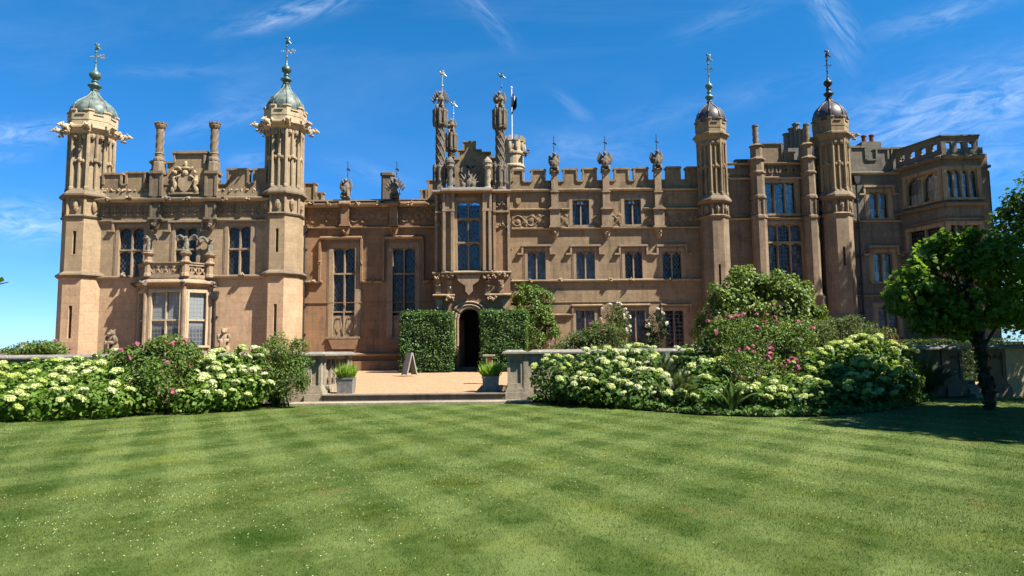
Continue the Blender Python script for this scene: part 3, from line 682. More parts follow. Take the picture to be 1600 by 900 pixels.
T2, X2 = mkturret(443, 340, 40.6, 1.20, 1.05, 431, 339, 308, 207, 175, 132, 125, 109, 58, S_PEACH, S_SHAFTL, S_BUFF, M_COPPER, M_COPPERD, rc=1.32, gang=(22.5, -22.5, -67.5, -112.5, -157.5, 157.5), gscale=.95)
T3, X3 = mkturret(1115.5, 340, 42.35, .92, .84, None, 341, 318, 222, 192, 160, 152, 135, 84, S_RIGHT, S_SHAFT, S_SHAFT, M_LEADD, M_GREENB, rc=1.04, gscale=.6, fulld=True)
T4, X4 = mkturret(1305, 340, 42.2, 1.02, .94, None, 338, 312, 222, 190, 155, 147, 130, 78, S_RIGHT, S_SHAFT, S_SHAFT, M_LEADD, M_IRON, rc=1.14, gang=(-22.5, 157.5), gscale=.75, base=497, fulld=True)

# ---- left wing
xa, xb = X1 + .4, X2 - .2; zpar = PZ(280, 300, YL); 
wl = MB(); bx0, bx1 = PX(219, 500, YL), PX(334, 500, YL); zbay = PZ(280, 437, YL)
wins = [pxwin(184, 226, 354, 432, YL, xa, n=2, trans=(.53,), hood=.45, glassm=G_DIA), pxwin(272, 309, 354, 425, YL, xa, n=2, trans=(.5,), hood=.45, glassm=G_DIA), pxwin(355, 393, 352, 430, YL, xa, n=2, trans=(.53,), hood=.0, glassm=G_DIA)]
holes = [(0, 0, PZ(280, 434, YL), PZ(280, 434, YL))] + [w[:4] for w in wins] + [(bx0 - xa + .15, bx1 - xa - .15, ZB, zbay - .1)]
wl.facade((xa, YL), (xb, YL), ZB, zpar, holes, .3)
for w in wins: window(xa + w[0], YL, 0, w[1] - w[0], w[2], w[3], **w[4])
wo_ = wl.build('wall', S_PEACH, MAN); wo_.data.materials.append(S_YELL); zsp = PZ(280, 434, YL)
for p_ in wo_.data.polygons: p_.material_index = int(p_.center.z + GZ1 > zsp)
blockmass(X1 - .4, X2 + .55, YL + .003, YL + 12, zpar - .01, S_PEACH)
s = MB()
zs1 = PZ(280, 434, YL); zc1 = PZ(280, 316, YL); zf1 = PZ(280, 347, YL)
string(s, X1, bx0 + .1, YL, zs1 - .05, .2, .2); string(s, bx1 - .1, X2, YL, zs1 - .05, .2, .2)
string(s, X1, X2, YL, zc1, .3, .38); string(s, X1, X2, YL, zf1, .16, .17)
for u in (198, 380): lump(s, (PX(u, 430, YL), YL - .22, PZ(u, 430, YL)), .24)
for u in (176, 209, 268, 297, 355, 392): lump(s, (PX(u, 311, YL), YL - .4, PZ(u, 313, YL)), .24)
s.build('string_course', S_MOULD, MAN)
f = MB()                                            # frieze of crosses
x = X1 + 1.3
f.box(X1, X2, YL - .035, YL + .05, zf1 + .15, zc1 + .02)
zm = (zf1 + zc1 + .16) / 2
while x < X2 - 1.2:
    f.box(x - .06, x + .06, YL - .10, YL, zm - .26, zm + .26); f.box(x - .26, x + .26, YL - .096, YL, zm - .06, zm + .06)
    for sx in (-1, 1):
        for sz in (-1, 1): f.ell((x + sx * .17, YL - .05, zm + sz * .17), (.10, .05, .10), (0, 0, 0), 7, 5)
    f.tube([(x + .33, YL - .06, zm - .3), (x + .25, YL - .06, zm), (x + .33, YL - .06, zm + .3)], .03, 5); f.tube([(x + .35, YL - .06, zm - .3), (x + .43, YL - .06, zm), (x + .35, YL - .06, zm + .3)], .03, 5)
    x += .68
f.build('frieze', S_BROWN, MAN)
merlons([(161, 191, 271), (197, 228, 269), (355, 389, 264), (396, 416, 264)], YL + .06, 313, 287, 158, 418, S_BROWN, .4)
pp = MB()                                             # carved tracery along the parapet face
for u in list(range(166, 236, 9)) + list(range(342, 414, 9)): lump(pp, (PX(u, 296, YL), YL + .05, PZ(u, 297, YL)), .15, 4)
pp.build('parapet_carving', S_BUFF, MAN)
for uc in (247.5, 333):                                # pilaster with a tall twisted chimney-column
    c = MB(); xx = PX(uc, 290, YL); z = lambda v: PZ(uc, v, YL)
    hw = .30
    c.box(xx - hw, xx + hw, YL - .28, YL + .35, z(309), z(272)); c.box(xx - hw - .07, xx - hw + .08, YL - .33, YL - .2, z(308), z(272)); c.box(xx + hw - .08, xx + hw + .07, YL - .33, YL - .2, z(308), z(272))
    c.box(xx - hw - .1, xx + hw + .1, YL - .38, YL + .4, z(272) - .05, z(269)); c.lathe(xx, YL, [(.40, z(269) - .02), (.36, z(256)), (.30, z(252))], 8)
    c.lathe(xx, YL, [(.33, z(252)), (.33, z(249)), (.25, z(246)), (.25, z(242)), (.28, z(241)), (.24, z(239))], 10)
    zz0, zz1 = z(240), z(202); prof = [(.215, zz0 + (zz1 - zz0) * i / 30) for i in range(31)]
    c.lathe(xx, YL, prof, 20, 0, twist=2.4, lobes=5, amp=.10)
    c.lathe(xx, YL, [(.24, z(202)), (.29, z(200)), (.34, z(197)), (.31, z(196)), (.35, z(194)), (.30, z(193)), (.18, z(193)), (.17, z(195))], 12)
    for i in range(8): a = R(45 * i); c.box(xx + .3 * math.cos(a) - .05, xx + .3 * math.cos(a) + .05, YL + .3 * math.sin(a) - .05, YL + .3 * math.sin(a) + .05, z(194), z(192))
    c.box(xx - hw + .03, xx + hw - .03, YL - .22, YL + .1, z(343), z(317)); c.box(xx - hw - .02, xx - hw + .1, YL - .27, YL - .1, z(341), z(318)); c.box(xx + hw - .1, xx + hw + .02, YL - .27, YL - .1, z(341), z(318))
    c.box(xx - hw - .1, xx + hw + .1, YL - .34, YL + .05, z(343) - .04, z(341)); c.lathe(xx, YL - .05, [(.05, z(362)), (.14, z(358)), (.27, z(350)), (.36, z(344))], 10); lump(c, (xx, YL - .3, z(353)), .2, 6)
    c.build('chimney_column', S_MOULD, MAN)
c = MB(); xx = PX(231, 270, YL); z = lambda v: PZ(231, v, YL + .8)
c.lathe(xx, YL + .8, [(.24, z(288)), (.24, z(268)), (.30, z(266)), (.2, z(264)), (.2, z(258)), (.32, z(256)), (.34, z(253)), (.26, z(252))], 8); c.build('chimney', S_SHAFT, MAN)
gb = MB(); z = lambda v: PZ(296, v, YL)                  # armorial gable between the columns
gx = [PX(u, 260, YL) for u in (256, 261, 271, 321, 327)]
gb.prism([(gx[0], z(312)), (gx[0], z(275)), (gx[1], z(275)), (gx[1], z(254)), (gx[2], z(254)), (gx[2], z(239)), (gx[3], z(239)), (gx[3], z(254)), (gx[4], z(254)), (gx[4], z(312))][::-1], YL + .03, YL + .42)
gb.box(gx[2] - .1, gx[3] + .1, YL - .08, YL + .5, z(240), z(236)); gb.box(gx[1] - .08, gx[2] + .02, YL - .07, YL + .5, z(255), z(252.5)); gb.box(gx[2] - .03, gx[2] + .1, YL - .05, YL + .1, z(254), z(240)); gb.box(gx[3] - .1, gx[3] + .03, YL - .05, YL + .1, z(256), z(240))
gb.build('gable', S_BROWN, MAN)
ca = MB(); cxx = PX(290, 280, YL)
ca.prism([(cxx - .38, z(276)), (cxx - .40, z(290)), (cxx - .2, z(298)), (cxx, z(301)), (cxx + .2, z(298)), (cxx + .40, z(290)), (cxx + .38, z(276))], YL - .13, YL + .06)
ca.ell((cxx, YL - .08, z(271)), (.19, .14, .19)); ca.ell((cxx, YL - .06, z(263)), (.28, .1, .10)); ca.ell((cxx, YL - .05, z(257)), (.1, .1, .22))
for sx in (-1, 1):
    ca.ell((cxx + sx * .62, YL - .08, z(286)), (.14, .14, .44), (0, sx * 8, 0), 8, 7, .3); ca.ell((cxx + sx * .58, YL - .12, z(270)), (.11, .11, .13), (0, 0, 0), 8, 6, .2); ca.ell((cxx + sx * .42, YL - .14, z(277)), (.2, .08, .08), (0, sx * 30, 0)); ca.ell((cxx + sx * .7, YL - .1, z(297)), (.14, .12, .22), (0, -sx * 12, 0)); ca.ell((cxx + sx * .32, YL - .07, z(264)), (.1, .07, .2), (0, sx * 50, 0))
    for i in range(5): ca.ell((cxx + sx * random.uniform(.2, .85), YL - .04, z(random.uniform(258, 300))), (.1, .07, .12), (0, random.uniform(0, 90), 0), 6, 5, .3)
ca.box(cxx - .9, cxx + .9, YL - .16, YL + .05, z(304), z(301)); ca.build('coat_of_arms', S_SHAFTL, MAN)

# ---- left wing bay window with its balcony
yb = YL - 1.12; f0, f1 = PX(226, 500, yb), PX(286, 500, yb); c0, c1 = f0 - 1.05, f1 + 1.12
zb0, zb1, zbt, zbs = ZB, PZ(280, 446, yb), PZ(260, 455, yb), PZ(260, 540, yb)
bw = MB()
kw = dict(trans=(.47,), arch=False, hood=0., glassm=G_PALE, frame=.06, rec=.16, sill=True, m=S_BUFF)
L = f1 - f0; winwall((f0, yb), (f1, yb), zb0, zb1, [(.30, L - .16, zbs, zbt, dict(kw, n=2, curtain='blind'))], S_TRIM, mb=bw)
Lr = math.hypot(c1 - f1, YL - yb)
winwall((f1, yb), (c1, YL), zb0, zb1, [(.24, Lr - .28, zbs, zbt, dict(kw, n=1, curtain='full'))], S_TRIM, mb=bw)
winwall((c0, YL), (f0, yb), zb0, zb1, [(.28, Lr - .30, zbs, zbt, dict(kw, n=1))], S_TRIM, mb=bw)
for x, y in ((f0, yb), (f1, yb), (c0 + .05, YL - .06), (c1 - .05, YL - .06)): bw.lathe(x, y, [(.16, ZB), (.16, 1.3), (.12, 1.45), (.115, zb1 - .2), (.17, zb1)], 8)
bw.build('bay_window', S_TRIM, MAN)
bl = MB(); zp = zb1; zdk = PZ(260, 433, yb); zrl = PZ(260, 411, yb)
def canted(e): return [(c0 - e, YL + .05), (c0 - e, YL - .02), (f0 - e * .42, yb - e), (f1 + e * .42, yb - e), (c1 + e, YL - .02), (c1 + e, YL + .05)]
def ring_(mb, e0, z0, e1, z1):
    a, b = canted(e0), canted(e1); n = len(a); mb.add([(x, y, z0) for x, y in a] + [(x, y, z1) for x, y in b], [tuple(range(n - 1, -1, -1)), tuple(range(n, 2 * n))] + [(i, (i + 1) % n, (i + 1) % n + n, i + n) for i in range(n)])
ring_(bl, .05, zp - .02, .3, zp + .14); ring_(bl, .3, zp + .141, .3, zp + .2); ring_(bl, .28, zp + .201, -.02, zdk - .05); ring_(bl, .06, zdk - .049, .06, zdk + .06)
for a, b in (((c0, YL), (f0, yb)), ((f0, yb), (f1, yb)), ((f1, yb), (c1, YL))):
    A, B = Vector((*a, 0)), Vector((*b, 0)); d = B - A; Lx = d.length; bl.M = Matrix.Translation(A) @ Matrix.Rotation(math.atan2(d.y, d.x), 4, 'Z')
    bl.box(0, Lx, -.05, .16, zrl - .14, zrl); bl.box(.02, Lx - .02, -.10, .2, zrl - .005, zrl + .06); bl.box(0, Lx, -.04, .14, zdk + .055, zdk + .16)
    n = max(2, round(Lx / .42)); st = Lx / n
    for i in range(n):                                   # pierced quatrefoil-like panels
        x0 = i * st; zm = (zdk + .16 + zrl - .14) / 2; hh = (zrl - .3 - zdk) / 2
        bl.tube([(x0, .05, zm - hh - .02), (x0 + st / 2, .05, zm), (x0 + st, .05, zm + hh + .02)], .05, 6); bl.tube([(x0, .05, zm + hh + .02), (x0 + st / 2, .05, zm), (x0 + st, .05, zm - hh - .02)], .05, 6)
        bl.ell((x0 + st / 2, .04, zm), (.10, .07, .10)); bl.box(x0 - .03, x0 + .03, .0, .1, zdk + .15, zrl - .13)
    bl.M = None
EAG = []
for x, y in ((f0 + .05, yb + .05), (f1, yb + .05), (c1 - .12, YL - .18)):
    bl.lathe(x, y, [(.26, zdk + .05), (.24, zdk + .2), (.20, zdk + .25), (.20, zrl - .05), (.30, zrl + .03), (.30, zrl + .1), (.2, zrl + .16), (.2, zrl + .42), (.3, zrl + .5), (.34, zrl + .58), (.2, zrl + .66)], 8); EAG.append((x, y, zrl + .64))
bl.build('balcony', S_PALE if False else S_TRIM, MAN)
cor = MB()
for x, y in ((f0, yb - .25), (f1, yb - .25), (c1 + .15, YL - .2), (c0 - .1, YL - .25)): cor = MB(); lump(cor, (x, y, zp + .1), .26, 8); cor.build('corner_beast', S_DARK, MAN)
def pipe(u0, v0, u1, v1, Y, r=.065, head=True):
    p = MB(); x0, z0 = P(u0, v0, Y); x1, z1 = P(u1, v1, Y); x = (x0 + x1) / 2
    p.tube([(x, Y - .12, z0), (x, Y - .12, max(z1, ZB))], r, 8)
    if head: p.prism([(x - .2, z0 + .35), (x + .2, z0 + .35), (x + .16, z0), (x + .07, z0 - .15), (x - .07, z0 - .15), (x - .16, z0)][::-1], Y - .3, Y - .01)
    k = z0 - 1.2
    while k > max(z1, ZB) + .3: p.lathe(x, Y - .12, [(r + .03, k), (r + .03, k + .12)], 8); p.box(x - .15, x + .15, Y - .1, Y, k + .02, k + .10); k -= 1.8
    return p.build('downpipe', M_PIPE, MAN)
pipe(338, 465, 334, 560, YL)

# ---- great hall
xh0, xh1 = X2 - .3, PX(684, 450, YHALL); zhp = PZ(580, 322, YHALL)
kw = dict(n=2, trans=(.275, .70), hood=0., glassm=G_DIA, panel=.235, frame=.22, rec=.28, alltiers=False)
hw_ = [pxwin(519, 556, 386, 526, YHALL, xh0, **kw), pxwin(612, 650, 386, 526, YHALL, xh0, **kw)]
winwall((xh0, YHALL), (xh1, YHALL), ZB, zhp, hw_, S_HALL)
blockmass(xh0, PX(1100, 400, YM), YHALL + .003, YHALL + 11, zhp - .02, S_HALL)
s = MB(); x0s, x1s = X2, PX(682, 330, YHALL)
zc = PZ(580, 324, YHALL); zf = PZ(580, 357, YHALL)
string(s, x0s, x1s, YHALL, zc, .34, .42); string(s, x0s, x1s, YHALL, zf, .15, .2)
for u in (489, 517, 561, 593, 642, 668): lump(s, (PX(u, 321, YHALL), YHALL - .42, PZ(u, 321, YHALL)), .24)
for u0, u1 in ((501, 566), (600, 661)):                       # hood moulds with long drops
    a, b = PX(u0, 374, YHALL), PX(u1, 374, YHALL); z0 = PZ(580, 374, YHALL); string(s, a, b, YHALL, z0, .22, .28)
    for x in (a, b): s.box(x - .07, x + .07, YHALL - .2, YHALL, PZ(580, 440, YHALL), z0 + .02); lump(s, (x, YHALL - .15, PZ(580, 410, YHALL)), .16, 5)
zz = PZ(580, 442, YHALL)
for u0, u1 in ((478, 504), (565, 600), (661, 682)): string(s, PX(u0, 440, YHALL), PX(u1, 440, YHALL), YHALL, zz, .18, .2); lump(s, (PX((u0 + u1) / 2, 438, YHALL), YHALL - .2, zz + .1), .2, 5)
s.box(x0s, x1s, YHALL - .06, YHALL, PZ(580, 473, YHALL), PZ(580, 472, YHALL))
s.box(x0s, x1s, YHALL - .22, YHALL + .1, ZB, PZ(580, 564, YHALL)); string(s, x0s, x1s, YHALL - .12, PZ(580, 556, YHALL), .2, .22)
for u0, u1 in ((514, 561), (607, 655)): s.prism([(PX(u0, 529, YHALL), PZ(580, 530, YHALL)), (PX(u1, 529, YHALL), PZ(580, 530, YHALL)), (PX(u1 - 6, 545, YHALL), PZ(580, 545, YHALL)), (PX(u0 + 6, 545, YHALL), PZ(580, 545, YHALL))][::-1], YHALL - .16, YHALL + .1)
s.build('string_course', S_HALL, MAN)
def scroll(mb, x0, x1, Y, z0, z1, per):
    zm, h = (z0 + z1) / 2, (z1 - z0) / 2
    mb.box(x0, x1, Y - .03, Y + .05, z0, z1)
    n = max(8, int((x1 - x0) / per * 14)); pts = [(x0 + (x1 - x0) * i / n, Y - .07, zm + h * .62 * math.sin(2 * math.pi * (x0 + (x1 - x0) * i / n) / per)) for i in range(n + 1)]
    mb.tube(pts, .038, 5); pts = [(p[0], p[1], 2 * zm - p[2]) for p in pts]; mb.tube(pts, .026, 5)
    x = math.ceil(x0 / per * 4) * per / 4
    while x < x1 - .1:
        sgn = 1 if math.sin(2 * math.pi * x / per) > 0 else -1
        mb.ell((x, Y - .05, zm - sgn * h * .1), (.19, .06, .16), (0, 35 * sgn, 0), 7, 5, .3); mb.ell((x + .1, Y - .05, zm - sgn * h * .55), (.13, .05, .12), (0, 20, 0), 6, 5, .3)
        x += per / 4
f = MB(); segs = [(479, 534), (549, 608), (624, 678)]
for u0, u1 in segs: f = MB(); scroll(f, PX(u0, 342, YHALL), PX(u1, 342, YHALL), YHALL, zf + .17, zc - .02, 1.6); f.build('frieze', S_HALL, MAN)
for u in (541, 616):
    f = MB()
    xx = PX(u, 340, YHALL); f.box(xx - .26, xx + .26, YHALL - .36, YHALL, PZ(u, 352, YHALL), zc + .05); f.box(xx - .34, xx + .34, YHALL - .44, YHALL, PZ(u, 355, YHALL), PZ(u, 352, YHALL)); f.lathe(xx, YHALL - .05, [(.05, PZ(u, 372, YHALL)), (.2, PZ(u, 366, YHALL)), (.34, PZ(u, 356, YHALL))], 8); lump(f, (xx, YHALL - .25, PZ(u, 363, YHALL)), .17, 5); string(f, xx - .36, xx + .36, YHALL - .36, zc + .003, .34, .2, .4); f.build('bracket', S_HALL, MAN)
p = MB(); z = lambda v: PZ(580, v, YHALL)
p.box(PX(476, 315, YHALL), x1s, YHALL + .1, YHALL + .5, zc + .2, z(313)); p.box(PX(476, 315, YHALL), x1s, YHALL + .03, YHALL + .57, z(313), z(311))
for u0, u1, vt in ((474, 493, 284), (493, 505, 299), (657, 668, 296), (668, 683, 281)):
    a, b = PX(u0, 300, YHALL + .12), PX(u1, 300, YHALL + .12); p.box(a, b, YHALL + .12, YHALL + .48, z(313), z(vt + 2)); p.box(a - .06, b + .06, YHALL + .05, YHALL + .55, z(vt + 2) + .001, z(vt)); p.box(a + .02, a + .12, YHALL + .04, YHALL + .2, z(312), z(vt + 2)); p.box(b - .12, b - .02, YHALL + .04, YHALL + .2, z(312), z(vt + 2))
p.build('parapet', S_BROWN, MAN)
ws = MB(); ws.box(PX(487, 315, YHALL) , PX(600, 315, YHALL), YHALL - .40, YHALL, zc + .345, zc + .365); ws.build('lead_flashing', S_WHITE, MAN)
c = MB(); Yc = YHALL + 2.5
for u in (601, 606, 611): xx = PX(u, 290, Yc); c.lathe(xx, Yc, [(.28, PZ(u, 320, Yc)), (.24, PZ(u, 312, Yc)), (.22, PZ(u, 276, Yc)), (.30, PZ(u, 275, Yc)), (.30, PZ(u, 271, Yc)), (.2, PZ(u, 270, Yc))], 8)
c.build('chimney', S_DARK, MAN)
pipe(476.5, 362, 474, 560, YHALL)

# ---- porch with its oriel
px0, px1 = PX(679, 440, YP), PX(797, 440, YP); z = lambda v: PZ(735, v, YP); xP = lambda u, v=430: PX(u, v, YP)
ow0, ow1 = xP(713, 370), xP(751, 370); dx0, dx1 = xP(715, 530), xP(753, 530)
pw = MB(); dzs, dza = z(500), z(481)
winwall((px0, YP), (px1, YP), z(476), z(300), [(ow0 - px0, ow1 - px0, z(423), z(313), dict(n=2, trans=(.40, .74), hood=0., glassm=G_BLUE, frame=.14, rec=.26))], S_BROWN, mb=pw)
dm = (dx0 + dx1) / 2; dh = (dx1 - dx0) / 2
def archpts(hw, zs, za, n=10):
    out = []
    for i in range(n + 1):
        q = i / n; out.append((-hw + hw * q, zs + (za - zs) * (1 - (1 - q) ** 2.2) ** .5))
    return out + [(-x, zz) for x, zz in out[::-1][1:]]
ap = [(dm + x, zz) for x, zz in archpts(dh, dzs, dza)]
pw.add([(px0, YP, ZB), (dx0, YP, ZB)] + [(x, YP, zz) for x, zz in ap[:11]] + [(dm, YP, z(476)), (px0, YP, z(476))], [tuple(range(15))])
pw.add([(dx1, YP, ZB), (px1, YP, ZB), (px1, YP, z(476)), (dm, YP, z(476))] + [(x, YP, zz) for x, zz in ap[10:]], [tuple(range(15))])
pr = [(dx0, ZB)] + ap + [(dx1, ZB)]
for i in range(len(pr) - 1): pw.add([(pr[i][0], YP, pr[i][1]), (pr[i + 1][0], YP, pr[i + 1][1]), (pr[i + 1][0], YP + 2.2, pr[i + 1][1]), (pr[i][0], YP + 2.2, pr[i][1])], [(0, 1, 2, 3)])
pw.add([(px0, YP, ZB), (px0, YP, z(300)), (px0, YHALL, z(300)), (px0, YHALL, ZB)], [(0, 1, 2, 3)]); pw.add([(px1, YP, ZB), (px1, YHALL, ZB), (px1, YHALL, z(300)), (px1, YP, z(300))], [(0, 1, 2, 3)])
pw.add([(px0, YP, z(300)), (px1, YP, z(300)), (px1, YHALL + .1, z(300)), (px0, YHALL + .1, z(300))], [(0, 1, 2, 3)])
pw.build('porch', S_HALL, MAN)
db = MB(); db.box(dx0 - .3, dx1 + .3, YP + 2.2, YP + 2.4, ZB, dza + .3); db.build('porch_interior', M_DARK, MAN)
dl = MB(); dl.M = Matrix.Translation((dx0 + .02, YP + .95, 0)) @ Matrix.Rotation(R(75), 4, 'Z'); dl.box(0, 1.0, 0, .07, GZ1 + .02, dzs + .1)
for k in range(4): dl.box(.05 + .25 * k, .2 + .25 * k, -.02, .09, GZ1 + .1, dzs - .05)
dl.M = None; dl.build('door', S_TRIM, MAN)
st = MB(); st.box(dx0 - .25, dx1 + .25, YP - .45, YP + 2.2, ZB, GZ1 + .12); st.build('doorstep', S_GREY, MAN)
ar = MB()                                              # arch mouldings
for e, yy, rr in ((.0, -.02, .085), (.17, -.05, .10), (.36, -.09, .08)):
    pts = [(dm + x, YP + yy, zz) for x, zz in archpts(dh + e, dzs, dza + e * .95)]; pts = [(pts[0][0], YP + yy, ZB)] + pts + [(pts[-1][0], YP + yy, ZB)]; ar.tube(pts, rr, 6)
ar.build('door_arch', S_TRIM, MAN)
pd = MB()                                              # pilasters, panels, brackets
def pil(u0, u1, v0, v1, out, e=.0): pd.box(xP(u0, (v0 + v1) / 2), xP(u1, (v0 + v1) / 2), YP - out, YP + .05, z(v1), z(v0) + e)
for u0, u1 in ((693, 697), (705.5, 710), (755, 759.5), (764, 768)): pil(u0, u1, 333, 424, .46); 
for u0, u1 in ((697, 705.5), (759.5, 764)): pil(u0, u1, 331, 426, .20)
for u0, u1 in ((692, 711), (754, 769)): pil(u0, u1, 328, 332, .42); pil(u0 + 1, u1 - 1, 299, 328, .28); pil(u0 + .5, u0 + 4, 301, 328, .36); pil(u1 - 4, u1 - .5, 301, 328, .36)
for u0, u1 in ((680, 684), (690, 693), (771, 775), (793, 797)): pil(u0, u1, 304, 426, .14)
for u0, u1 in ((680.5, 692), (771.5, 796)):
    pil(u0, u1, 330, 333, .2); um = (u0 + u1) / 2
    for v in (316, 348): 
        for k in range(5): lump(pd, (xP(um + (k - 2) * (u1 - u0) * .16, v), YP - .05, z(v + abs(k - 2) * 4)), .14, 4)
for u0, u1, ex in ((676, 694, .25), (691, 770, .48), (769, 799, .25)):
    string(pd, xP(u0, 302), xP(u1, 302), YP - ex + .2, z(303), .22, .3, ex); string(pd, xP(u0, 428), xP(u1, 428), YP - ex + .25, z(429), .2, .25, ex)
pd.prism([(xP(713, 430), z(430)), (xP(752, 430), z(430)), (xP(748, 440), z(440)), (xP(738, 450), z(447)), (xP(727, 450), z(447)), (xP(717, 440), z(440))][::-1], YP - .36, YP + .02)
pd.prism([(xP(728, 446), z(445)), (xP(739, 446), z(445)), (xP(739, 456), z(456)), (xP(733.5, 462), z(462)), (xP(728, 456), z(456))][::-1], YP - .42, YP + .02)
for u in (683, 690, 700, 706, 758, 764, 772, 780, 790):
    lump(pd, (xP(u, 430), YP - .3, z(430 + (u % 3) * 2)), .22, 6)
for u in (685, 703, 762, 783):
    pd.box(xP(u - 4), xP(u + 4), YP - .12, YP, z(458), z(438)); lump(pd, (xP(u), YP - .14, z(448)), .2, 6)
for u0, u1 in ((677, 711), (758, 799)): string(pd, xP(u0, 462), xP(u1, 462), YP, z(464), .2, .34)
for u0, u1 in ((681, 692), (784, 795)): um = (u0 + u1) / 2; pd.prism([(xP(u0, 470), z(468)), (xP(u1, 470), z(468)), (xP(u1 - 1, 480), z(479)), (xP(um, 486), z(485)), (xP(u0 + 1, 480), z(479))][::-1], YP - .12, YP)
for u in (700, 766): lump(pd, (xP(u), YP - .25, z(466)), .26, 8); lump(pd, (xP(u + 6), YP - .25, z(467)), .22, 6)
pd.build('porch_carving', S_TRIM, MAN)
wl2 = MB(); wl2.box(xP(691, 298), xP(770, 298), YP - .5, YP + .4, z(298.5), z(296)); wl2.box(xP(676, 299), xP(691, 299), YP - .3, YP + .5, z(300), z(298)); wl2.box(xP(770, 299), xP(799, 299), YP - .3, YP + .5, z(300), z(298)); wl2.build('lead_flashing', S_WHITE, MAN)
gb = MB(); Yg = YP + 1.0; zg = lambda v: PZ(735, v, Yg); xg = lambda u: PX(u, 260, Yg)
outline = [(711, 300), (711, 250), (716, 250), (716, 236), (724, 236), (724, 223), (743, 223), (743, 236), (752, 236), (752, 240), (767, 240), (767, 248), (775, 248), (775, 300)]
gb.prism([(xg(u), zg(v)) for u, v in outline][::-1], Yg, Yg + .4)
for u0, u1, v in ((710, 717, 249), (715, 725, 235), (723, 744, 222), (743, 753, 235), (752, 768, 239), (767, 777, 247)): gb.box(xg(u0), xg(u1), Yg - .1, Yg + .5, zg(v + 1), zg(v - 1.2))
for u, va, vb_ in ((724.5, 223, 236), (742.5, 223, 236), (717, 236, 250), (751.5, 236, 242)): gb.box(xg(u - 1.3), xg(u + 1.3), Yg - .07, Yg + .05, zg(vb_), zg(va))
for u, v in ((735, 257), (728, 266), (743, 266)): gb.M = Matrix.Translation((xg(u), Yg - .02, zg(v))) @ Matrix.Rotation(R(90), 4, 'X'); gb.lathe(0, 0, [(.24, 0), (.30, .0), (.30, .06), (.24, .06)], 16, 0); gb.M = None
gb.build('gable', S_BROWN, MAN)
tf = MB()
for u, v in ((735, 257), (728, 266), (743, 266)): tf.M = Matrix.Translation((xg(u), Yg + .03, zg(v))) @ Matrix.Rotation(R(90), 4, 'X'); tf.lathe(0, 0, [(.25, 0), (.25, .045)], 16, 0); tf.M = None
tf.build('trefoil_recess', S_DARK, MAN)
for u in (703, 762):                                       # small spiral columns
    c = MB(); Yc = YP - .1; xx = PX(u, 275, Yc); zz = lambda v: PZ(u, v, Yc)
    c.lathe(xx, Yc, [(.25, zz(297)), (.25, zz(294)), (.2, zz(292))], 10)
    c.lathe(xx, Yc, [(.165, zz(292) + (zz(264) - zz(292)) * i / 24) for i in range(25)], 18, 0, twist=3.6, lobes=4, amp=.13)
    c.lathe(xx, Yc, [(.2, zz(264)), (.27, zz(261)), (.24, zz(257)), (.29, zz(255)), (.25, zz(251)), (.13, zz(248)), (.05, zz(245))], 10); lump(c, (xx, Yc, zz(256)), .25, 7)
    c.build('spiral_column', S_GREY if u == 703 else S_PALE, MAN)
for u, vb_, vs0, vs1, vc_, Yc, sc in ((688, 300, 263, 195, 172, YP + .3, 1), (705.5, 290, 252, 234, 209, YP + 2.6, .82), (781.5, 303, 262, 199, 172, YP + .3, 1)):
    c = MB(); xx = PX(u, 240, Yc); zz = lambda v: PZ(u, v, Yc)
    c.lathe(xx, Yc, [(.40 * sc, zz(vb_)), (.40 * sc, zz(vb_ - 6)), (.36 * sc, zz(vb_ - 10)), (.36 * sc, zz(vs0 + 8)), (.42 * sc, zz(vs0 + 5)), (.40 * sc, zz(vs0)), (.30 * sc, zz(vs0 - 3))], 8)
    for i in range(8):
        a = R(45 * i); c.lathe(xx + .40 * sc * math.cos(a), Yc + .40 * sc * math.sin(a), [(.075, zz(vb_ - 14)), (.075, zz(vs0 + 3)), (.10, zz(vs0)), (.03, zz(vs0 - 6))], 5); c.ell((xx + .4 * sc * math.cos(a), Yc + .4 * sc * math.sin(a), zz(vb_ - 17)), (.1, .1, .16), (0, 0, 0), 6, 5)
    z0_, z1_ = zz(vs0 - 2), zz(vs1); n = 28
    c.lathe(xx, Yc, [(.255 * sc, z0_), (.255 * sc, z1_)], 12, 0)
    for k in range(6):                                      # crossing diagonal ribs
        for sg in (-1, 1): c.tube([(xx + .27 * sc * math.cos(R(60 * k) + sg * 4.5 * i / n), Yc + .27 * sc * math.sin(R(60 * k) + sg * 4.5 * i / n), z0_ + (z1_ - z0_) * i / n) for i in range(n + 1)], .032, 4)
    c.lathe(xx, Yc, [(.28 * sc, z1_ - .02), (.34 * sc, zz(vs1 - 3)), (.36 * sc, zz(vc_ + 8)), (.43 * sc, zz(vc_ + 4)), (.43 * sc, zz(vc_)), (.2 * sc, zz(vc_) + .03)], 8)
    for i in range(8): a = R(45 * i); c.lathe(xx + .38 * sc * math.cos(a), Yc + .38 * sc * math.sin(a), [(.05, zz(vs1 + 3)), (.11, zz(vs1 - 3)), (.10, zz(vc_ + 6)), (.12, zz(vc_ + 3)), (.10, zz(vc_))], 6); c.ell((xx + .34 * sc * math.cos(a), Yc + .34 * sc * math.sin(a), zz(vs1)), (.13, .13, .12), (0, 0, 0), 6, 5, .3)
    c.build('carved_column', S_DARK, MAN)
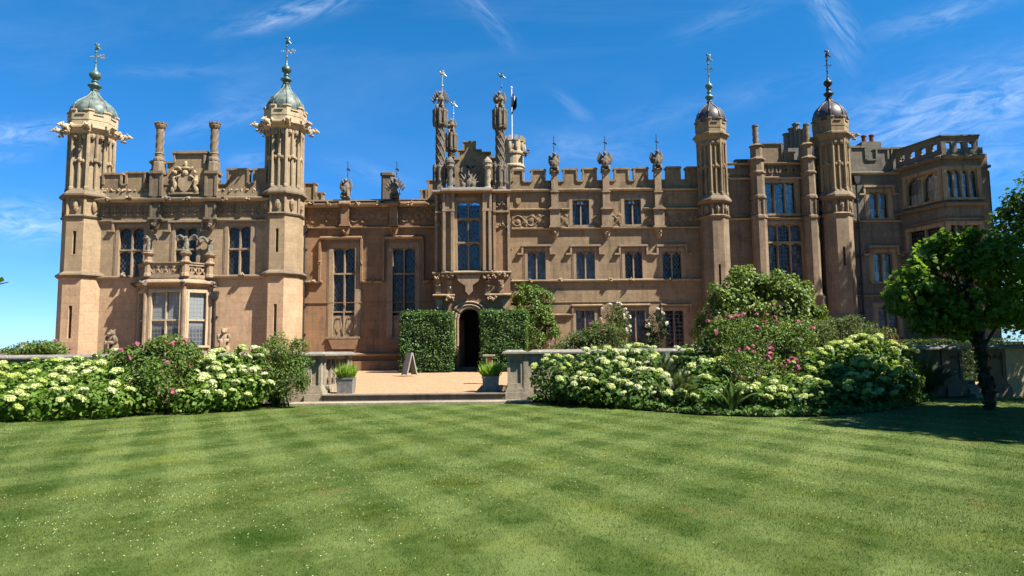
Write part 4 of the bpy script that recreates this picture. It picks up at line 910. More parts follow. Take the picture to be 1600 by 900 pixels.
# round stair turret behind
rt = MB(); Yt = 47; xx = PX(802, 240, Yt); zz = lambda v: PZ(802, v, Yt)
rt.lathe(xx, Yt, [(.75, 9), (.75, zz(264)), (.82, zz(263)), (.82, zz(261)), (.72, zz(259)), (.72, zz(244)), (.80, zz(243)), (.8, zz(240)), (.74, zz(238)), (.74, zz(222))], 20, 0)
for i in range(10): a = R(36 * i); rt.box(xx + .72 * math.cos(a) - .13, xx + .72 * math.cos(a) + .13, Yt + .72 * math.sin(a) - .13, Yt + .72 * math.sin(a) + .13, zz(224), zz(216)); rt.ell((xx + .78 * math.cos(a), Yt + .78 * math.sin(a), zz(232)), (.12, .12, .35), (0, 0, 0), 6, 5)
rt.build('stair_turret', S_BUFF, MAN); gx_ = MB(); lump(gx_, (xx + .85, Yt - .5, zz(244)), .3, 8); lump(gx_, (xx + 1.05, Yt - .5, zz(240)), .2, 5); gx_.build('carved_beast', S_DARK, MAN)
pipe(795.5, 362, 796, 470, YP + .3); 

# ---- main range right of the porch
xm0, xm1 = PX(796, 400, YM), PX(1100, 400, YM); zmp = PZ(950, 300, YM)
W1 = dict(n=2, arch=2, hood=.42, glassm=G_DIA, frame=.13, rec=.24); W2 = dict(n=2, hood=0., glassm=G_DIA, arch=True, curtain='sides', frame=.15, rec=.24)
mw_ = [pxwin(u0, u1, 391, 437, YM, xm0, **dict(W1, curtain=cu)) for u0, u1, cu in ((823, 854, 'full'), (899, 931, 'full'), (975, 1005, None), (1034, 1066, None))]
mw_ += [pxwin(893, 922, 311, 352, YM, xm0, **W2), pxwin(974, 1003, 310, 351, YM, xm0, **W2)]
mw_ += [pxwin(u0, u1, 484, 560, YM, xm0, **dict(W1, hood=0., arch=False, glassm=G_REC, curtain=cu)) for u0, u1, cu in ((899, 931, 'full'), (978, 1010, 'full'), (1038, 1070, None))]
winwall((xm0, YM), (xm1, YM), ZB, zmp, mw_, S_BROWN)
s = MB(); z = lambda v, u=950: PZ(u, v, YM)
string(s, xm0, xm1, YM, z(299), .2, .24); string(s, xm0, PX(891, 328, YM), YM, z(328), .14, .16); string(s, PX(1005, 328, YM), xm1, YM, z(328), .14, .16); string(s, xm0, xm1, YM, z(358), .16, .18); string(s, xm0, xm1, YM, z(440), .17, .2)
for u in (828, 876, 953, 985, 1047, 1078): lump(s, (PX(u, 438, YM), YM - .2, z(438)), .2, 6)
for u0, u1 in ((893, 941), (972, 1016), (1032, 1080)): string(s, PX(u0, 478, YM), PX(u1, 478, YM), YM, z(479), .16, .2); s.box(PX(u0, 478, YM), PX(u0 + 3, 478, YM), YM - .15, YM, z(492), z(478)); s.box(PX(u1 - 3, 478, YM), PX(u1, 478, YM), YM - .15, YM, z(492), z(478))
string(s, xm0, PX(893, 492, YM), YM, z(493), .15, .18); s.box(xm0, xm1, YM - .05, YM, z(472), z(471))
for u in (810, 850, 1047, 1086): s.prism([(PX(u - 4, 312, YM), z(308)), (PX(u + 4, 312, YM), z(308)), (PX(u + 4, 316, YM), z(315)), (PX(u, 318, YM), z(319)), (PX(u - 4, 316, YM), z(315))][::-1], YM - .09, YM)
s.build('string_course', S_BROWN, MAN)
f = MB()
for u0, u1 in ((800, 860), (872, 889), (926, 941), (952, 970), (1007, 1022), (1035, 1092)): f = MB(); scroll(f, PX(u0, 343, YM), PX(u1, 343, YM), YM, z(357), z(331), 1.7); f.build('frieze', S_BROWN, MAN)
merlons([(800, 818, 265), (830, 852, 265), (880, 902, 264), (910, 932, 263), (960, 983, 263), (990, 1012, 262), (1041, 1063, 261), (1072, 1094, 261)], YM + .05, 300, 282, 798, 1096, S_BROWN, .4)
POSTS = []
for u, vt in ((866.5, 271), (946.5, 269), (1027.5, 267)):
    c = MB(); xx = PX(u, 310, YM); zz = lambda v: PZ(u, v, YM)
    c.box(xx - .21, xx + .21, YM - .30, YM + .12, zz(300), zz(vt)); c.box(xx - .28, xx + .28, YM - .37, YM + .1, zz(302), zz(300)); c.box(xx - .23, xx + .23, YM - .32, YM + .1, zz(326), zz(302)); c.prism([(xx - .45, zz(329)), (xx + .45, zz(329)), (xx + .25, zz(325)), (xx - .25, zz(325))], YM - .5, YM + .1)
    c.box(xx - .32, xx + .32, YM - .38, YM + .1, zz(355), zz(329)); c.box(xx - .4, xx + .4, YM - .45, YM + .1, zz(357), zz(354.5)); c.lathe(xx, YM - .05, [(.06, zz(374)), (.2, zz(369)), (.24, zz(363)), (.36, zz(357))], 8); lump(c, (xx, YM - .25, zz(364)), .2, 6)
    c.build('parapet_post', S_TRIM, MAN); POSTS.append((xx, YM - .1, zz(vt)))
# ---- bay between the dark-domed turrets
zB = lambda v: PZ(1225, v, YB); xB = lambda u, v=350: PX(u, v, YB)
xb0, xb1 = X3 + .3, X4 - .3
bwn = [pxwin(1197, 1256, 349, 447, YB, xb0, n=3, trans=(.70,), hood=0., glassm=G_REC, curtain='sides', frame=.12, rec=.25), pxwin(1194, 1244, 284, 334, YB, xb0, n=3, hood=0., arch=False, glassm=G_BIG, curtain='right', frame=.15, rec=.25)]
winwall((xb0, YB), (xb1, YB), ZB, zB(262), bwn, S_RIGHT, fm=S_SHAFTL)
blockmass(X3 - .4, X4 + .3, YB + .003, YB + 10, zB(262) - .02, S_RIGHT)
s = MB(); string(s, xb0, xb1, YB, zB(280), .18, .2); string(s, xb0, xb1, YB, zB(343), .18, .2); string(s, xb0, xb1, YB, zB(338), .1, .12); string(s, xb0, xb1, YB, zB(257), .15, .2)
x = xB(1192, 266)
while x < xB(1250, 266):                                      # quatrefoil band
    s.M = Matrix.Translation((x, YB - .03, zB(266))) @ Matrix.Rotation(R(90), 4, 'X')
    for a in range(4): s.lathe(.10 * math.cos(R(45 + 90 * a)), .10 * math.sin(R(45 + 90 * a)), [(.07, 0), (.11, 0), (.11, .05), (.07, .05)], 10, 0)
    s.M = None; x += .48
s.build('string_course', S_RIGHT, MAN)
p = MB(); seg = [(1150, 1182, 256, 250), (1183, 1224, 256, 225), (1224, 1241, 256, 239), (1241, 1290, 256, 252)]
for u0, u1, vb_, vt in seg:
    a, b = xB(u0, 240), xB(u1, 240); p.box(a, b, YB + .06, YB + .4, zB(vb_) - .3, zB(vt)); p.box(a - .07, b + .07, YB - .02, YB + .48, zB(vt) + .001, zB(vt - 2))
    p.box(a + .02, a + .13, YB - .02, YB + .1, zB(vb_), zB(vt)); p.box(b - .13, b - .02, YB - .02, YB + .1, zB(vb_), zB(vt))
p.build('battlement', S_RIGHT, MAN)
for uc, ub, vtop, ush in ((1182, 1192, 252, 1175), (1262, 1274, 250, 1257)):
    c = MB(); Yc = YB - .55; xx = (PX(uc, 300, Yc) + PX(ub, 430, Yc)) / 2; zz = lambda v: PZ(uc, v, Yc)
    c.lathe(xx, Yc, [(.62, ZB), (.62, PZ(ub, 468, Yc)), (.68, PZ(ub, 466, Yc)), (.52, PZ(ub, 460, Yc)), (.47, PZ(ub, 458, Yc)), (.47, zz(343)), (.54, zz(342)), (.54, zz(339)), (.42, zz(336)), (.42, zz(312)), (.50, zz(311)), (.50, zz(308)), (.42, zz(305)), (.42, zz(274)), (.5, zz(272)), (.5, zz(270)), (.42, zz(268)), (.42, zz(vtop)), (.54, zz(vtop) + .02), (.54, zz(vtop - 2)), (.42, zz(vtop - 4)), (.36, zz(vtop - 6)), (.36, zz(vtop - 22)), (.46, zz(vtop - 23)), (.3, zz(vtop - 26)), (.2, zz(vtop - 26) + .02)], 8)
    zt0, zt1 = zz(vtop - 26), zz(vtop - 54); c.lathe(xx, Yc, [(.17, zt0 + (zt1 - zt0) * i / 16) for i in range(17)], 16, 0, twist=4, lobes=4, amp=.12); c.lathe(xx, Yc, [(.2, zt1), (.2, zt1 + .08), (.1, zt1 + .1)], 10)
    for v0, v1 in ((336, 314),):
        for i in range(8): a = R(45 * i + 22.5); c.lathe(xx + .43 * math.cos(a), Yc + .43 * math.sin(a), [(.06, zz(v0)), (.06, zz(v1))], 5)
    c.build('octagonal_pier', S_RIGHT, MAN)
c = MB(); Yc = 50
for i, (u, vt) in enumerate(((1229, 209), (1236, 202), (1241, 196), (1246, 206), (1251, 207))):
    xx = PX(u, 220, Yc); c.lathe(xx, Yc - i * .2, [(.3, 9), (.3, PZ(u, 236, Yc)), (.24, PZ(u, 232, Yc)), (.22, PZ(u, vt + 3, Yc)), (.30, PZ(u, vt + 2, Yc)), (.28, PZ(u, vt, Yc)), (.15, PZ(u, vt, Yc))], 8)
c.box(PX(1225, 240, Yc), PX(1256, 240, Yc), Yc - .8, Yc + 1, 9, PZ(1240, 236, Yc)); c.build('chimney', S_GREY, MAN)

# ---- grey right wing
xr0, xr1 = X4 + .3, PX(1420, 350, YR); zR = lambda v, u=1370: PZ(u, v, YR)
kw = dict(n=2, hood=.4, glassm=G_BIG, curtain='full', frame=.14, rec=.25)
rw = [pxwin(1357, 1389, 299, 341, YR, xr0, **kw), pxwin(1364, 1396, 393, 440, YR, xr0, **kw), pxwin(1371, 1405, 478, 524, YR, xr0, **dict(kw, hood=0., glassm=G_REC, curtain='blind'))]
winwall((xr0, YR), (xr1 + .2, YR), ZB, zR(268), rw, S_GREY, fm=S_SHAFTL)
XE = PX(1556, 400, YR); blockmass(xr0, XE, YR + .003, YR + 10, zR(268) - .02, S_GREY)
s = MB(); string(s, xr0, xr1, YR, zR(273), .2, .24); string(s, xr0, xr1, YR, zR(347), .17, .2); string(s, xr0, xr1, YR, zR(463), .17, .2); lump(s, (PX(1357, 395, YR), YR - .2, zR(390)), .3, 8); lump(s, (PX(1410, 398, YR), YR - .2, zR(398)), .25, 6)
s.build('string_course', S_GREY, MAN)
merlons([(1327, 1353, 229), (1368, 1388, 232), (1392, 1411, 231)], YR + .06, 272, 249, 1322, 1420, S_GREY, .4)
c = MB(); 
for u, vt in ((1350, 212), (1362, 211)):
    Yc = 46; xx = PX(u, 220, Yc); c.lathe(xx, Yc, [(.15, 11), (.15, PZ(u, vt + 3, Yc)), (.19, PZ(u, vt + 2, Yc)), (.19, PZ(u, vt, Yc)), (.1, PZ(u, vt, Yc) + .01)], 10)
c.build('chimney_pot', M_TERRA, MAN)
c = MB(); c.box(PX(1342, 230, 46), PX(1372, 230, 46), 45.6, 46.5, 11, PZ(1356, 224, 46)); c.build('chimney', S_GREY, MAN)
pipe(1338, 285, 1349, 540, YR - .15)
# end bay: canted face and front face, three storeys
ye = 39.9; e1 = PX(1477, 320, ye); e2 = PX(1535, 320, ye); e0 = (e1 - 1.0, YR); zE = lambda v, u=1505: PZ(u, v, ye); e3 = (e2 + .8, ye + 1.4)
eb = MB(); Lc = math.hypot(e1 - e0[0], ye - e0[1]); Lf = e2 - e1
k2 = dict(arch=2, hood=0., frame=.10, rec=.24, glassm=G_BIG, curtain='full'); k1 = dict(arch=False, hood=0., frame=.10, rec=.24, glassm=G_REC, curtain=None)
za, zb_, zc_, zd_ = zE(309), zE(263), zE(382), zE(350); zg_, zh_ = zE(475), zE(425); ztop = zE(246)
fr = [(.14, Lf - .14, za, zb_, dict(k2, n=4)), (.14, Lf - .2, zc_, zd_, dict(k1, n=4)), (.2, Lf - .2, zg_, zh_, dict(k1, n=4))]
ct = [(.6, Lc - .3, za, zb_, dict(k2, n=2)), (.6, Lc - .35, zc_, zd_, dict(k1, n=2)), (.6, Lc - .35, zg_, zh_, dict(k1, n=2))]
winwall(e0, (e1, ye), ZB, ztop, ct, S_GREY, mb=eb, fm=S_SHAFTL); winwall((e1, ye), (e2, ye), ZB, ztop, fr, S_GREY, mb=eb, fm=S_SHAFTL); winwall((e2, ye), e3, ZB, ztop, [], S_GREY, mb=eb)
eb.add([(e3[0], e3[1], ZB), (e3[0] + .2, YR, ZB), (e3[0] + .2, YR, ztop), (e3[0], e3[1], ztop)], [(0, 1, 2, 3)]); eb.add([(e0[0], e0[1], ztop), (e1, ye, ztop), (e2, ye, ztop), (e3[0], e3[1], ztop), (e3[0] + .2, YR, ztop)], [(0, 1, 2, 3, 4)])
eb.build('bay_window', S_GREY, MAN)
ec = MB()
def along(mb, A, B, fn):
    A, B = Vector((*A, 0)), Vector((*B, 0)); d = B - A; mb.M = Matrix.Translation(A) @ Matrix.Rotation(math.atan2(d.y, d.x), 4, 'Z'); fn(d.length); mb.M = None
zq0, zq1 = zE(238), zE(216)
for A, B in ((e0, (e1, ye)), ((e1, ye), (e2, ye)), ((e2, ye), e3)):
    ec = MB()
    def fn(L):
        for zz, h, o in ((ztop - .12, .32, .3), (zE(322), .28, .3), (zE(343), .16, .12), (zE(400), .2, .18)): string(ec, -.1, L + .1, 0, zz, h, o)
        ec.box(-.02, L + .02, -.02, .2, zq1 - .02, zq1 + .12); ec.box(-.1, L + .1, -.1, .28, zq1 + .12, zq1 + .2); ec.box(0, L, -.01, .2, ztop + .15, zq0)
        n = max(2, round(L / .78)); stp = (L - .2) / n; hh = (zq1 - zq0) / 2; zm = (zq0 + zq1) / 2; hol = []
        for i in range(n): xx = .1 + stp * (i + .5); w_ = stp * .25; hol.append((xx - w_, xx + w_, zm - hh * .52, zm + hh * .52))
        ec.facade((0, 0), (L, 0), zq0, zq1 - .02, hol, .18); ec.add([(0, .18, zq0), (L, .18, zq0), (L, .18, zq0 + .01), (0, .18, zq0 + .01)], [(0, 1, 2, 3)])
        for (h0, h1, g0, g1) in hol:
            xc_, cw, ch = (h0 + h1) / 2, (h1 - h0), (g1 - g0)
            for sx, xe in ((1, h0), (-1, h1)):
                for sz, ze in ((1, g0), (-1, g1)): ec.prism([(xe, ze), (xe + sx * cw * .26, ze), (xe, ze + sz * ch * .26)], .02, .16)
            for xe in (h0, h1): ec.ell((xe, .09, zm), (cw * .17, .07, ch * .11), (0, 0, 0), 6, 5)
            for ze in (g0, g1): ec.ell((xc_, .09, ze), (cw * .11, .07, ch * .17), (0, 0, 0), 6, 5)
    along(ec, A, B, fn); ec.build('pierced_parapet', S_GREY, MAN)
bt = MB(); bx = e2 + .25; bt.box(bx, bx + 1.15, ye + 1.3, YR + 2, ZB, PZ(1545, 240, ye + 1.3)); bt.box(bx - .05, bx + 1.3, ye + 1.2, YR + 2, PZ(1545, 262, ye + 1.3), PZ(1545, 258, ye + 1.3)); bt.box(bx + .1, bx + 1.0, ye + 1.4, YR, PZ(1545, 240, ye + 1.3), PZ(1545, 229, ye + 1.3)); bt.build('buttress', S_GREY, MAN)

# ------------------------------------------------------------------ carved statues
def carve(mb, name, m, loc, label, cat, group=None, vox=.035, rotz=0., s=1.):
    """one continuous carved stone mesh from overlapping masses"""
    o = mb.build(name, m, None, loc, world=False); o.rotation_euler.z = rotz; o.scale = (s, s, s)
    r = o.modifiers.new('carving', 'REMESH'); r.mode = 'VOXEL'; r.voxel_size = vox; r.use_smooth_shade = True
    return tag(o, label, cat, group)
def heraldic(h, shield=True, spread=.5, side=1):
    """an upright beast with folded wings holding a shield: facing -y, foot at 0"""
    b = MB(); k = h / 1.4
    b.box(-.30 * k, .30 * k, -.28 * k, .28 * k, 0, .10 * k)
    b.ell((0, .05 * k, .40 * k), (.24 * k, .22 * k, .36 * k)); b.ell((0, -.02 * k, .80 * k), (.21 * k, .20 * k, .30 * k)); b.ell((0, -.03 * k, 1.05 * k), (.12 * k, .13 * k, .18 * k))
    b.ell((.02 * side * k, -.08 * k, 1.20 * k), (.12 * k, .16 * k, .13 * k)); b.ell((.05 * side * k, -.24 * k, 1.16 * k), (.07 * k, .12 * k, .06 * k)); b.ell((.05 * side * k, -.33 * k, 1.11 * k), (.03 * k, .05 * k, .05 * k))
    for sx in (-1, 1):
        b.ell((sx * .09 * k, 0, 1.33 * k), (.035 * k, .04 * k, .10 * k), (0, sx * 15, 0))
        b.ell((sx * .20 * k, -.12 * k, .22 * k), (.12 * k, .20 * k, .18 * k)); b.ell((sx * .20 * k, -.30 * k, .10 * k), (.08 * k, .12 * k, .06 * k))
        b.ell((sx * .22 * k, -.20 * k, .72 * k), (.07 * k, .16 * k, .08 * k), (35, 0, sx * 20)); b.ell((sx * .20 * k, -.30 * k, .66 * k), (.06 * k, .07 * k, .08 * k))
        for i in range(4): b.ell((sx * (.24 + spread * .12 * i) * k, .10 * k, (.92 - .07 * i + .10 * spread * (3 - i)) * k), (.07 * k, .05 * k, (.36 - .035 * i) * k), (0, sx * (12 + 10 * i * spread), 0))
        b.ell((sx * .16 * k, .16 * k, 1.0 * k), (.16 * k, .08 * k, .16 * k))
    if shield: b.prism([(-.20 * k, .74 * k), (-.21 * k, .45 * k), (0, .22 * k), (.21 * k, .45 * k), (.20 * k, .74 * k)], -.40 * k, -.28 * k); b.ell((0, -.40 * k, .52 * k), (.07 * k, .05 * k, .12 * k))
    b.tube([(.15 * k, .2 * k, .15 * k), (.30 * k, .25 * k, .35 * k), (.26 * k, .26 * k, .62 * k), (.34 * k, .24 * k, .72 * k)], [.06 * k, .05 * k, .04 * k, .06 * k], 6)
    return b
def rod(name, x, y, z0, z1, label, group, m=M_IRON, bird=False, mast=None):
    b = MB(); b.tube([(x, y, z0), (x, y, z1)], .022, 6); h = z1 - z0
    if bird:
        zc = z1 - .18
        b.ell((x, y, zc), (.15, .05, .08), (0, -25, 0)); b.ell((x - .15, y, zc + .1), (.06, .04, .06)); b.tube([(x - .19, y, zc + .1), (x - .27, y, zc + .08)], [.02, .006], 4); b.tube([(x + .1, y, zc - .05), (x + .26, y, zc - .17)], [.05, .03], 5); b.ell((x + .02, y, zc + .12), (.05, .02, .15), (0, 35, 0)); b.ell((x, y, z0 + h * .45), (.06, .06, .08))
    else:
        b.ell((x + .03, y, z0 + h * .62), (.09, .015, .05)); b.ell((x + .10, y, z0 + h * .56), (.06, .015, .06)); b.ell((x - .06, y, z0 + h * .60), (.05, .015, .03)); b.ell((x, y, z0 + h * .4), (.04, .04, .05))
    o = b.build(name, m); return tag(o, label, 'weathervane', group)
GB = 'carved beasts on the parapet posts'
for (x, y, zt), lb, sp, sd in zip(POSTS, ('dark carved beast with tightly folded wings on the parapet post nearest the porch', 'dark carved beast with wings held out on the middle of the three parapet posts', 'dark carved beast holding a shield on the parapet post nearest the dark domed turrets'), (.12, .45, .3), (1, -1, 1)):
    carve(heraldic(1.42, True, sp, sd), 'beast_statue', S_DARK, (x, y, zt - .02), lb, 'statue', GB)
for (x, y, zt), vt, u, lb in zip(POSTS, (213, 212, 210), (867, 945, 1029), ('thin iron vane above the parapet beast nearest the porch', 'thin iron vane above the middle parapet beast', 'thin iron vane above the parapet beast nearest the dark domed turrets')):
    rod('weathervane', x, y, zt + 1.2, PZ(u, vt, y), lb, 'vanes above the parapet beasts')
for u, v, Yc, sc, lb, vt in ((688, 172, YP + .3, 1, 'dark winged beast crowning the tall carved column left of the porch gable', 110), (705.5, 209, YP + 2.6, .84, 'smaller winged beast on the lower carved column set back behind its neighbour', 158), (781.5, 172, YP + .3, 1, 'dark winged beast crowning the diamond-patterned column right of the porch gable', 113)):
    xx, zz_ = P(u, v, Yc); xx = PX(u, 240, Yc); carve(heraldic(1.28 * sc, False, .8 if u < 700 else .35, -1), 'beast_statue', S_DARK, (xx, Yc, zz_ - .03), lb, 'statue', 'winged beasts on the porch columns')
    rod('weathervane', xx + .12, Yc + .1, zz_ + .8 * sc, PZ(u, vt, Yc), 'pale bird vane on a thin rod above ' + {688: 'the beast on the left porch column', 705.5: 'the smaller set back porch beast', 781.5: 'the beast on the diamond-patterned porch column'}[u], 'vanes above the porch beasts', M_GILT if u != 781.5 else M_COPPERD, True)
for u, vb_, vt, lb in ((541.5, 311, 277, 'dark carved beast with a broken vane on the hall parapet, nearest the green domed turret'), (618, 311, 272, 'dark carved winged beast on the hall parapet in front of the clustered chimney')):
    x, zz_ = P(u, vb_, YHALL + .15); carve(heraldic(1.35, True, .3 if u < 600 else .9), 'beast_statue', S_DARK, (x, YHALL - .1, zz_ - .02), lb, 'statue', 'carved beasts on the hall parapet')
    rod('weathervane', x + .1, YHALL, zz_ + 1.1, PZ(u, 252, YHALL), 'rusted iron vane over ' + ('the hall parapet beast nearest the green domed turret' if u < 600 else 'the hall parapet beast by the clustered chimney'), 'vanes above the hall parapet', M_IRON)
def eagle():
    b = MB(); b.lathe(0, 0, [(.22, 0), (.24, .06), (.12, .14)], 10); b.ell((0, .02, .36), (.15, .15, .28), (-10, 0, 0)); b.ell((0, -.05, .62), (.08, .09, .15)); b.ell((0, -.1, .75), (.08, .10, .08)); b.ell((0, -.21, .73), (.03, .06, .03)); b.ell((0, .16, .2), (.1, .06, .22), (25, 0, 0))
    for sx in (-1, 1):
        b.ell((sx * .09, -.08, .17), (.06, .08, .1))
        pts = [(sx * .08, .06, .58), (sx * .20, .08, .78), (sx * .36, .08, .90), (sx * .50, .06, .84), (sx * .56, .04, .70)]
        b.tube(pts, [.07, .07, .065, .055, .03], 7)
        for k in range(5): q = k / 4; b.ell((sx * (.17 + .34 * q), .09, .72 + .10 * math.sin(q * 2.6) - .12 * q), (.05, .03, .17 - .06 * q), (0, sx * (10 + 28 * q), 0))
    return b
for (x, y, zt), lb, rz in zip(EAG, ('stone eagle on the balcony corner against the blank wall, wings half raised', 'stone eagle with widest spread wings on the middle balcony post', 'stone eagle on the balcony end post above the drainpipe'), (-.5, 0, .7)):
    carve(eagle(), 'eagle_statue', S_GREY if True else S_DARK, (x, y, zt - .02), lb, 'statue', 'eagles on the balcony', .03, rz, 1.12)
def bear():
    b = MB(); b.box(-.34, .34, -.32, .32, 0, .12)
    b.ell((0, .05, .55), (.30, .28, .42)); b.ell((0, .0, .95), (.27, .25, .34)); b.ell((0, -.03, 1.22), (.16, .16, .16)); b.ell((0, -.08, 1.38), (.19, .19, .18)); b.ell((.0, -.27, 1.33), (.09, .13, .085))
    for sx in (-1, 1):
        b.ell((sx * .15, -.02, 1.54), (.065, .05, .07)); b.ell((sx * .22, -.16, .32), (.15, .22, .24)); b.ell((sx * .22, -.28, .14), (.12, .2, .10)); b.ell((sx * .27, -.10, 1.02), (.11, .14, .24), (25, 0, 0)); b.ell((sx * .20, -.26, .84), (.10, .17, .10), (-20, 0, -sx * 30)); b.ell((sx * .1, -.36, .86), (.09, .07, .09))
    b.prism([(-.16, .80), (-.17, .5), (0, .34), (.17, .5), (.16, .80)], -.44, -.34)
    return b
for u, vt, vb_, m, lb, rz in ((177, 515, 553, S_MOULD, 'stone beast with shade put into its dark brown stone, on a plinth between turret and bay window', -.35), (351, 512, 551, S_TRIM, 'pale stone bear sitting upright on a plinth under the third upper window', .2)):  # left beast gets a darker stone in place of the shade on it
    Yb = 38.3; xx, zt = P(u, vt, Yb); sc = 1.0; zb0_ = zt - 1.58
    pb = empty('stone_beast', (xx, Yb, gz(Yb)), lb, 'statue', 'stone beasts beside the bay window')
    k = MB(); k.box(xx - .42, xx + .42, Yb - .42, Yb + .42, gz(Yb) - .05, zb0_ - .05); k.box(xx - .48, xx + .48, Yb - .48, Yb + .48, zb0_ - .06, zb0_ + .02); k.build('plinth', S_TRIM, pb)
    o = bear().build('figure', m, pb, (xx, Yb, zb0_), world=False); o.rotation_euler.z = rz; r = o.modifiers.new('carving', 'REMESH'); r.mode = 'VOXEL'; r.voxel_size = .035; r.use_smooth_shade = True
cb = MB()                                                   # carved crest lying against the porch gable
cb.box(-.62, .62, -.25, .25, 0, .14)
for i in range(9):
    a = R(-62 + 15.5 * i); L = .62 + .22 * math.cos(a * 1.3) + random.uniform(-.06, .06); cb.tube([(.1 * math.sin(a), 0, .2), (L * .55 * math.sin(a), -.06, .18 + L * .62 * math.cos(a)), (L * .95 * math.sin(a * 1.15), 0, .18 + L * 1.15 * math.cos(a))], [.11, .09, .03], 6)
cb.ell((0, -.1, .45), (.2, .14, .34)); cb.ell((.05, -.2, .86), (.11, .14, .12)); cb.ell((-.3, -.12, .3), (.16, .12, .2)); cb.ell((.3, -.12, .3), (.16, .12, .2)); cb.ell((.02, -.1, 1.05), (.05, .05, .14))
xx, zz_ = P(732, 297, YP - .05); carve(cb, 'carved_crest', S_DARK, (xx, YP - .05, zz_ - .01), 'dark carved crest of curling limbs on the porch ledge below the round gable recesses', 'statue', None, .03)
# flag pole
fx, fz0 = P(800, 232, 47); fx1, fz1 = P(799, 138, 47)
fp = empty('flag_pole', (fx, 47, fz0), 'white flag pole with a limp black flag on the round turret behind the porch', 'flag pole')
b = MB(); b.tube([(fx, 47, fz0 - .3), (fx, 47, fz1)], .055, 8); b.ell((fx, 47, fz1 + .05), (.09, .09, .09)); b.build('pole', M_POLE, fp)
b = MB(); zt, zb0_ = PZ(802, 146, 47), PZ(802, 177, 47); n = 10; vs = []
for j in range(15):
    for i in range(n + 1):
        q, r_ = i / n, j / 14; w_ = .30 * (1 if r_ < .6 else 1 - .4 * (r_ - .6) / .4); vs.append((fx + .07 + w_ * q * (1.0 if r_ < .75 else .6) - (.3 * max(0, r_ - .55)), 47 - .12 * math.sin(q * 7 + r_ * 2), zt - q * .35 + (zb0_ - zt + .25) * r_))
fs = [(j * (n + 1) + i, j * (n + 1) + i + 1, (j + 1) * (n + 1) + i + 1, (j + 1) * (n + 1) + i) for j in range(14) for i in range(n)]
fl = b.add(vs, fs).build('flag', M_FLAGB, fp, smooth=True); fl.data.materials.append(M_FLAGW)
for p_ in fl.data.polygons: p_.material_index = 1 if (p_.index % n) in (4, 5) and p_.index // n < 4 else 0

# ------------------------------------------------------------------ terrace edge: steps, balustrades, planters, board
xg0, xg1 = PX(502, 590, YW), PX(793, 590, YW)
stp = empty('stone_steps', ((xg0 + xg1) / 2, YW, 0), 'shallow stone step with a pale kerb between the two balustrade piers', 'steps')
b = MB(); b.box(PX(452, 627, 21.2), PX(832, 627, 21.2), 21.05, 21.62, -.1, .075); b.build('kerb', S_PALE, stp, bevel=.015)
b = MB(); b.box(xg0 + .06, xg1 - .06, 21.60, 22.0, -.1, GZ0 + .012); b.box(xg0 + .06, xg1 - .06, 21.55, 22.0, GZ0 - .03, GZ0 + .015); b.build('step', S_DARK, stp, bevel=.012)
ZT = PZ(800, 546.5, YW)
def coping(mb, x0, x1, y0, y1, z):
    vs = [(x0, y0, z - .13), (x1, y0, z - .13), (x1, y1, z - .13), (x0, y1, z - .13), (x0, y0, z - .08), (x1, y0, z - .08), (x1, y1, z - .08), (x0, y1, z - .08), (x0 + .16, y0 + .16, z), (x1 - .16, y0 + .16, z), (x1 - .16, y1 - .16, z), (x0 + .16, y1 - .16, z)]
    mb.add(vs, [(3, 2, 1, 0), (8, 9, 10, 11)] + [(i, (i + 1) % 4, (i + 1) % 4 + 4, i + 4) for i in range(4)] + [(i + 4, (i + 1) % 4 + 4, (i + 1) % 4 + 8, i + 8) for i in range(4)])
def pier(par, x0, x1, y0, y1, zt, m=S_PALE):
    b = MB(); b.box(x0 - .10, x1 + .10, y0 - .10, y1 + .1, -.05, .30); b.box(x0 - .06, x1 + .06, y0 - .06, y1 + .06, .30, .40); b.box(x0 - .02, x1 + .02, y0 - .02, y1 + .02, .40, .46)
    b.box(x0 + .05, x1 - .05, y0 + .05, y1 - .05, .46, zt - .13)
    for xx in (x0, x1 - .09):
        for yy in (y0, y1 - .09): b.box(xx, xx + .09, yy, yy + .09, .46, zt - .13)
    for zz in (.46, zt - .24):
        b.box(x0 + .09, x1 - .09, y0 + .003, y0 + .06, zz, zz + .11); b.box(x1 - .06, x1 - .003, y0 + .09, y1 - .09, zz, zz + .11); b.box(x0 + .003, x0 + .06, y0 + .09, y1 - .09, zz, zz + .11)
    w = (x1 - x0 - .18) / 2; xm = (x0 + x1) / 2                       # cusped arch head in the panel
    for sg in (-1, 1): b.tube([(xm + sg * w, y0 + .03, zt - .5), (xm + sg * w * .7, y0 + .03, zt - .36), (xm + sg * w * .35, y0 + .03, zt - .42), (xm, y0 + .03, zt - .30)], .022, 5)
    return b.build('pier', m, par, bevel=.008)
def pierced(par, x, y0, y1, zt, m=S_PALE):
    """a pierced panel running away from the viewer at x"""
    b = MB(); b.box(x - .14, x + .14, y0, y1, -.05, .40); b.box(x - .11, x + .11, y0, y1, .40, .50); b.box(x - .1, x + .1, y0, y1, zt - .25, zt - .13)
    n = max(1, round((y1 - y0) / .55)); st_ = (y1 - y0) / n
    for i in range(n + 1): yy = y0 + st_ * i; b.box(x - .08, x + .08, yy - .05, yy + .05, .5, zt - .25)
    for i in range(n):
        ym = y0 + st_ * (i + .5); z0, z1 = .5, zt - .25; zm = (z0 + z1) / 2
        for sg in (-1, 1): b.tube([(x, ym - st_ * .45, zm + sg * .3), (x, ym - st_ * .15, zm + sg * .18), (x, ym, zm + sg * .02), (x, ym + st_ * .15, zm + sg * .18), (x, ym + st_ * .45, zm + sg * .3)], .05, 6)
        b.ell((x, ym, zm), (.06, .12, .12))
    return b.build('pierced_panel', m, par)
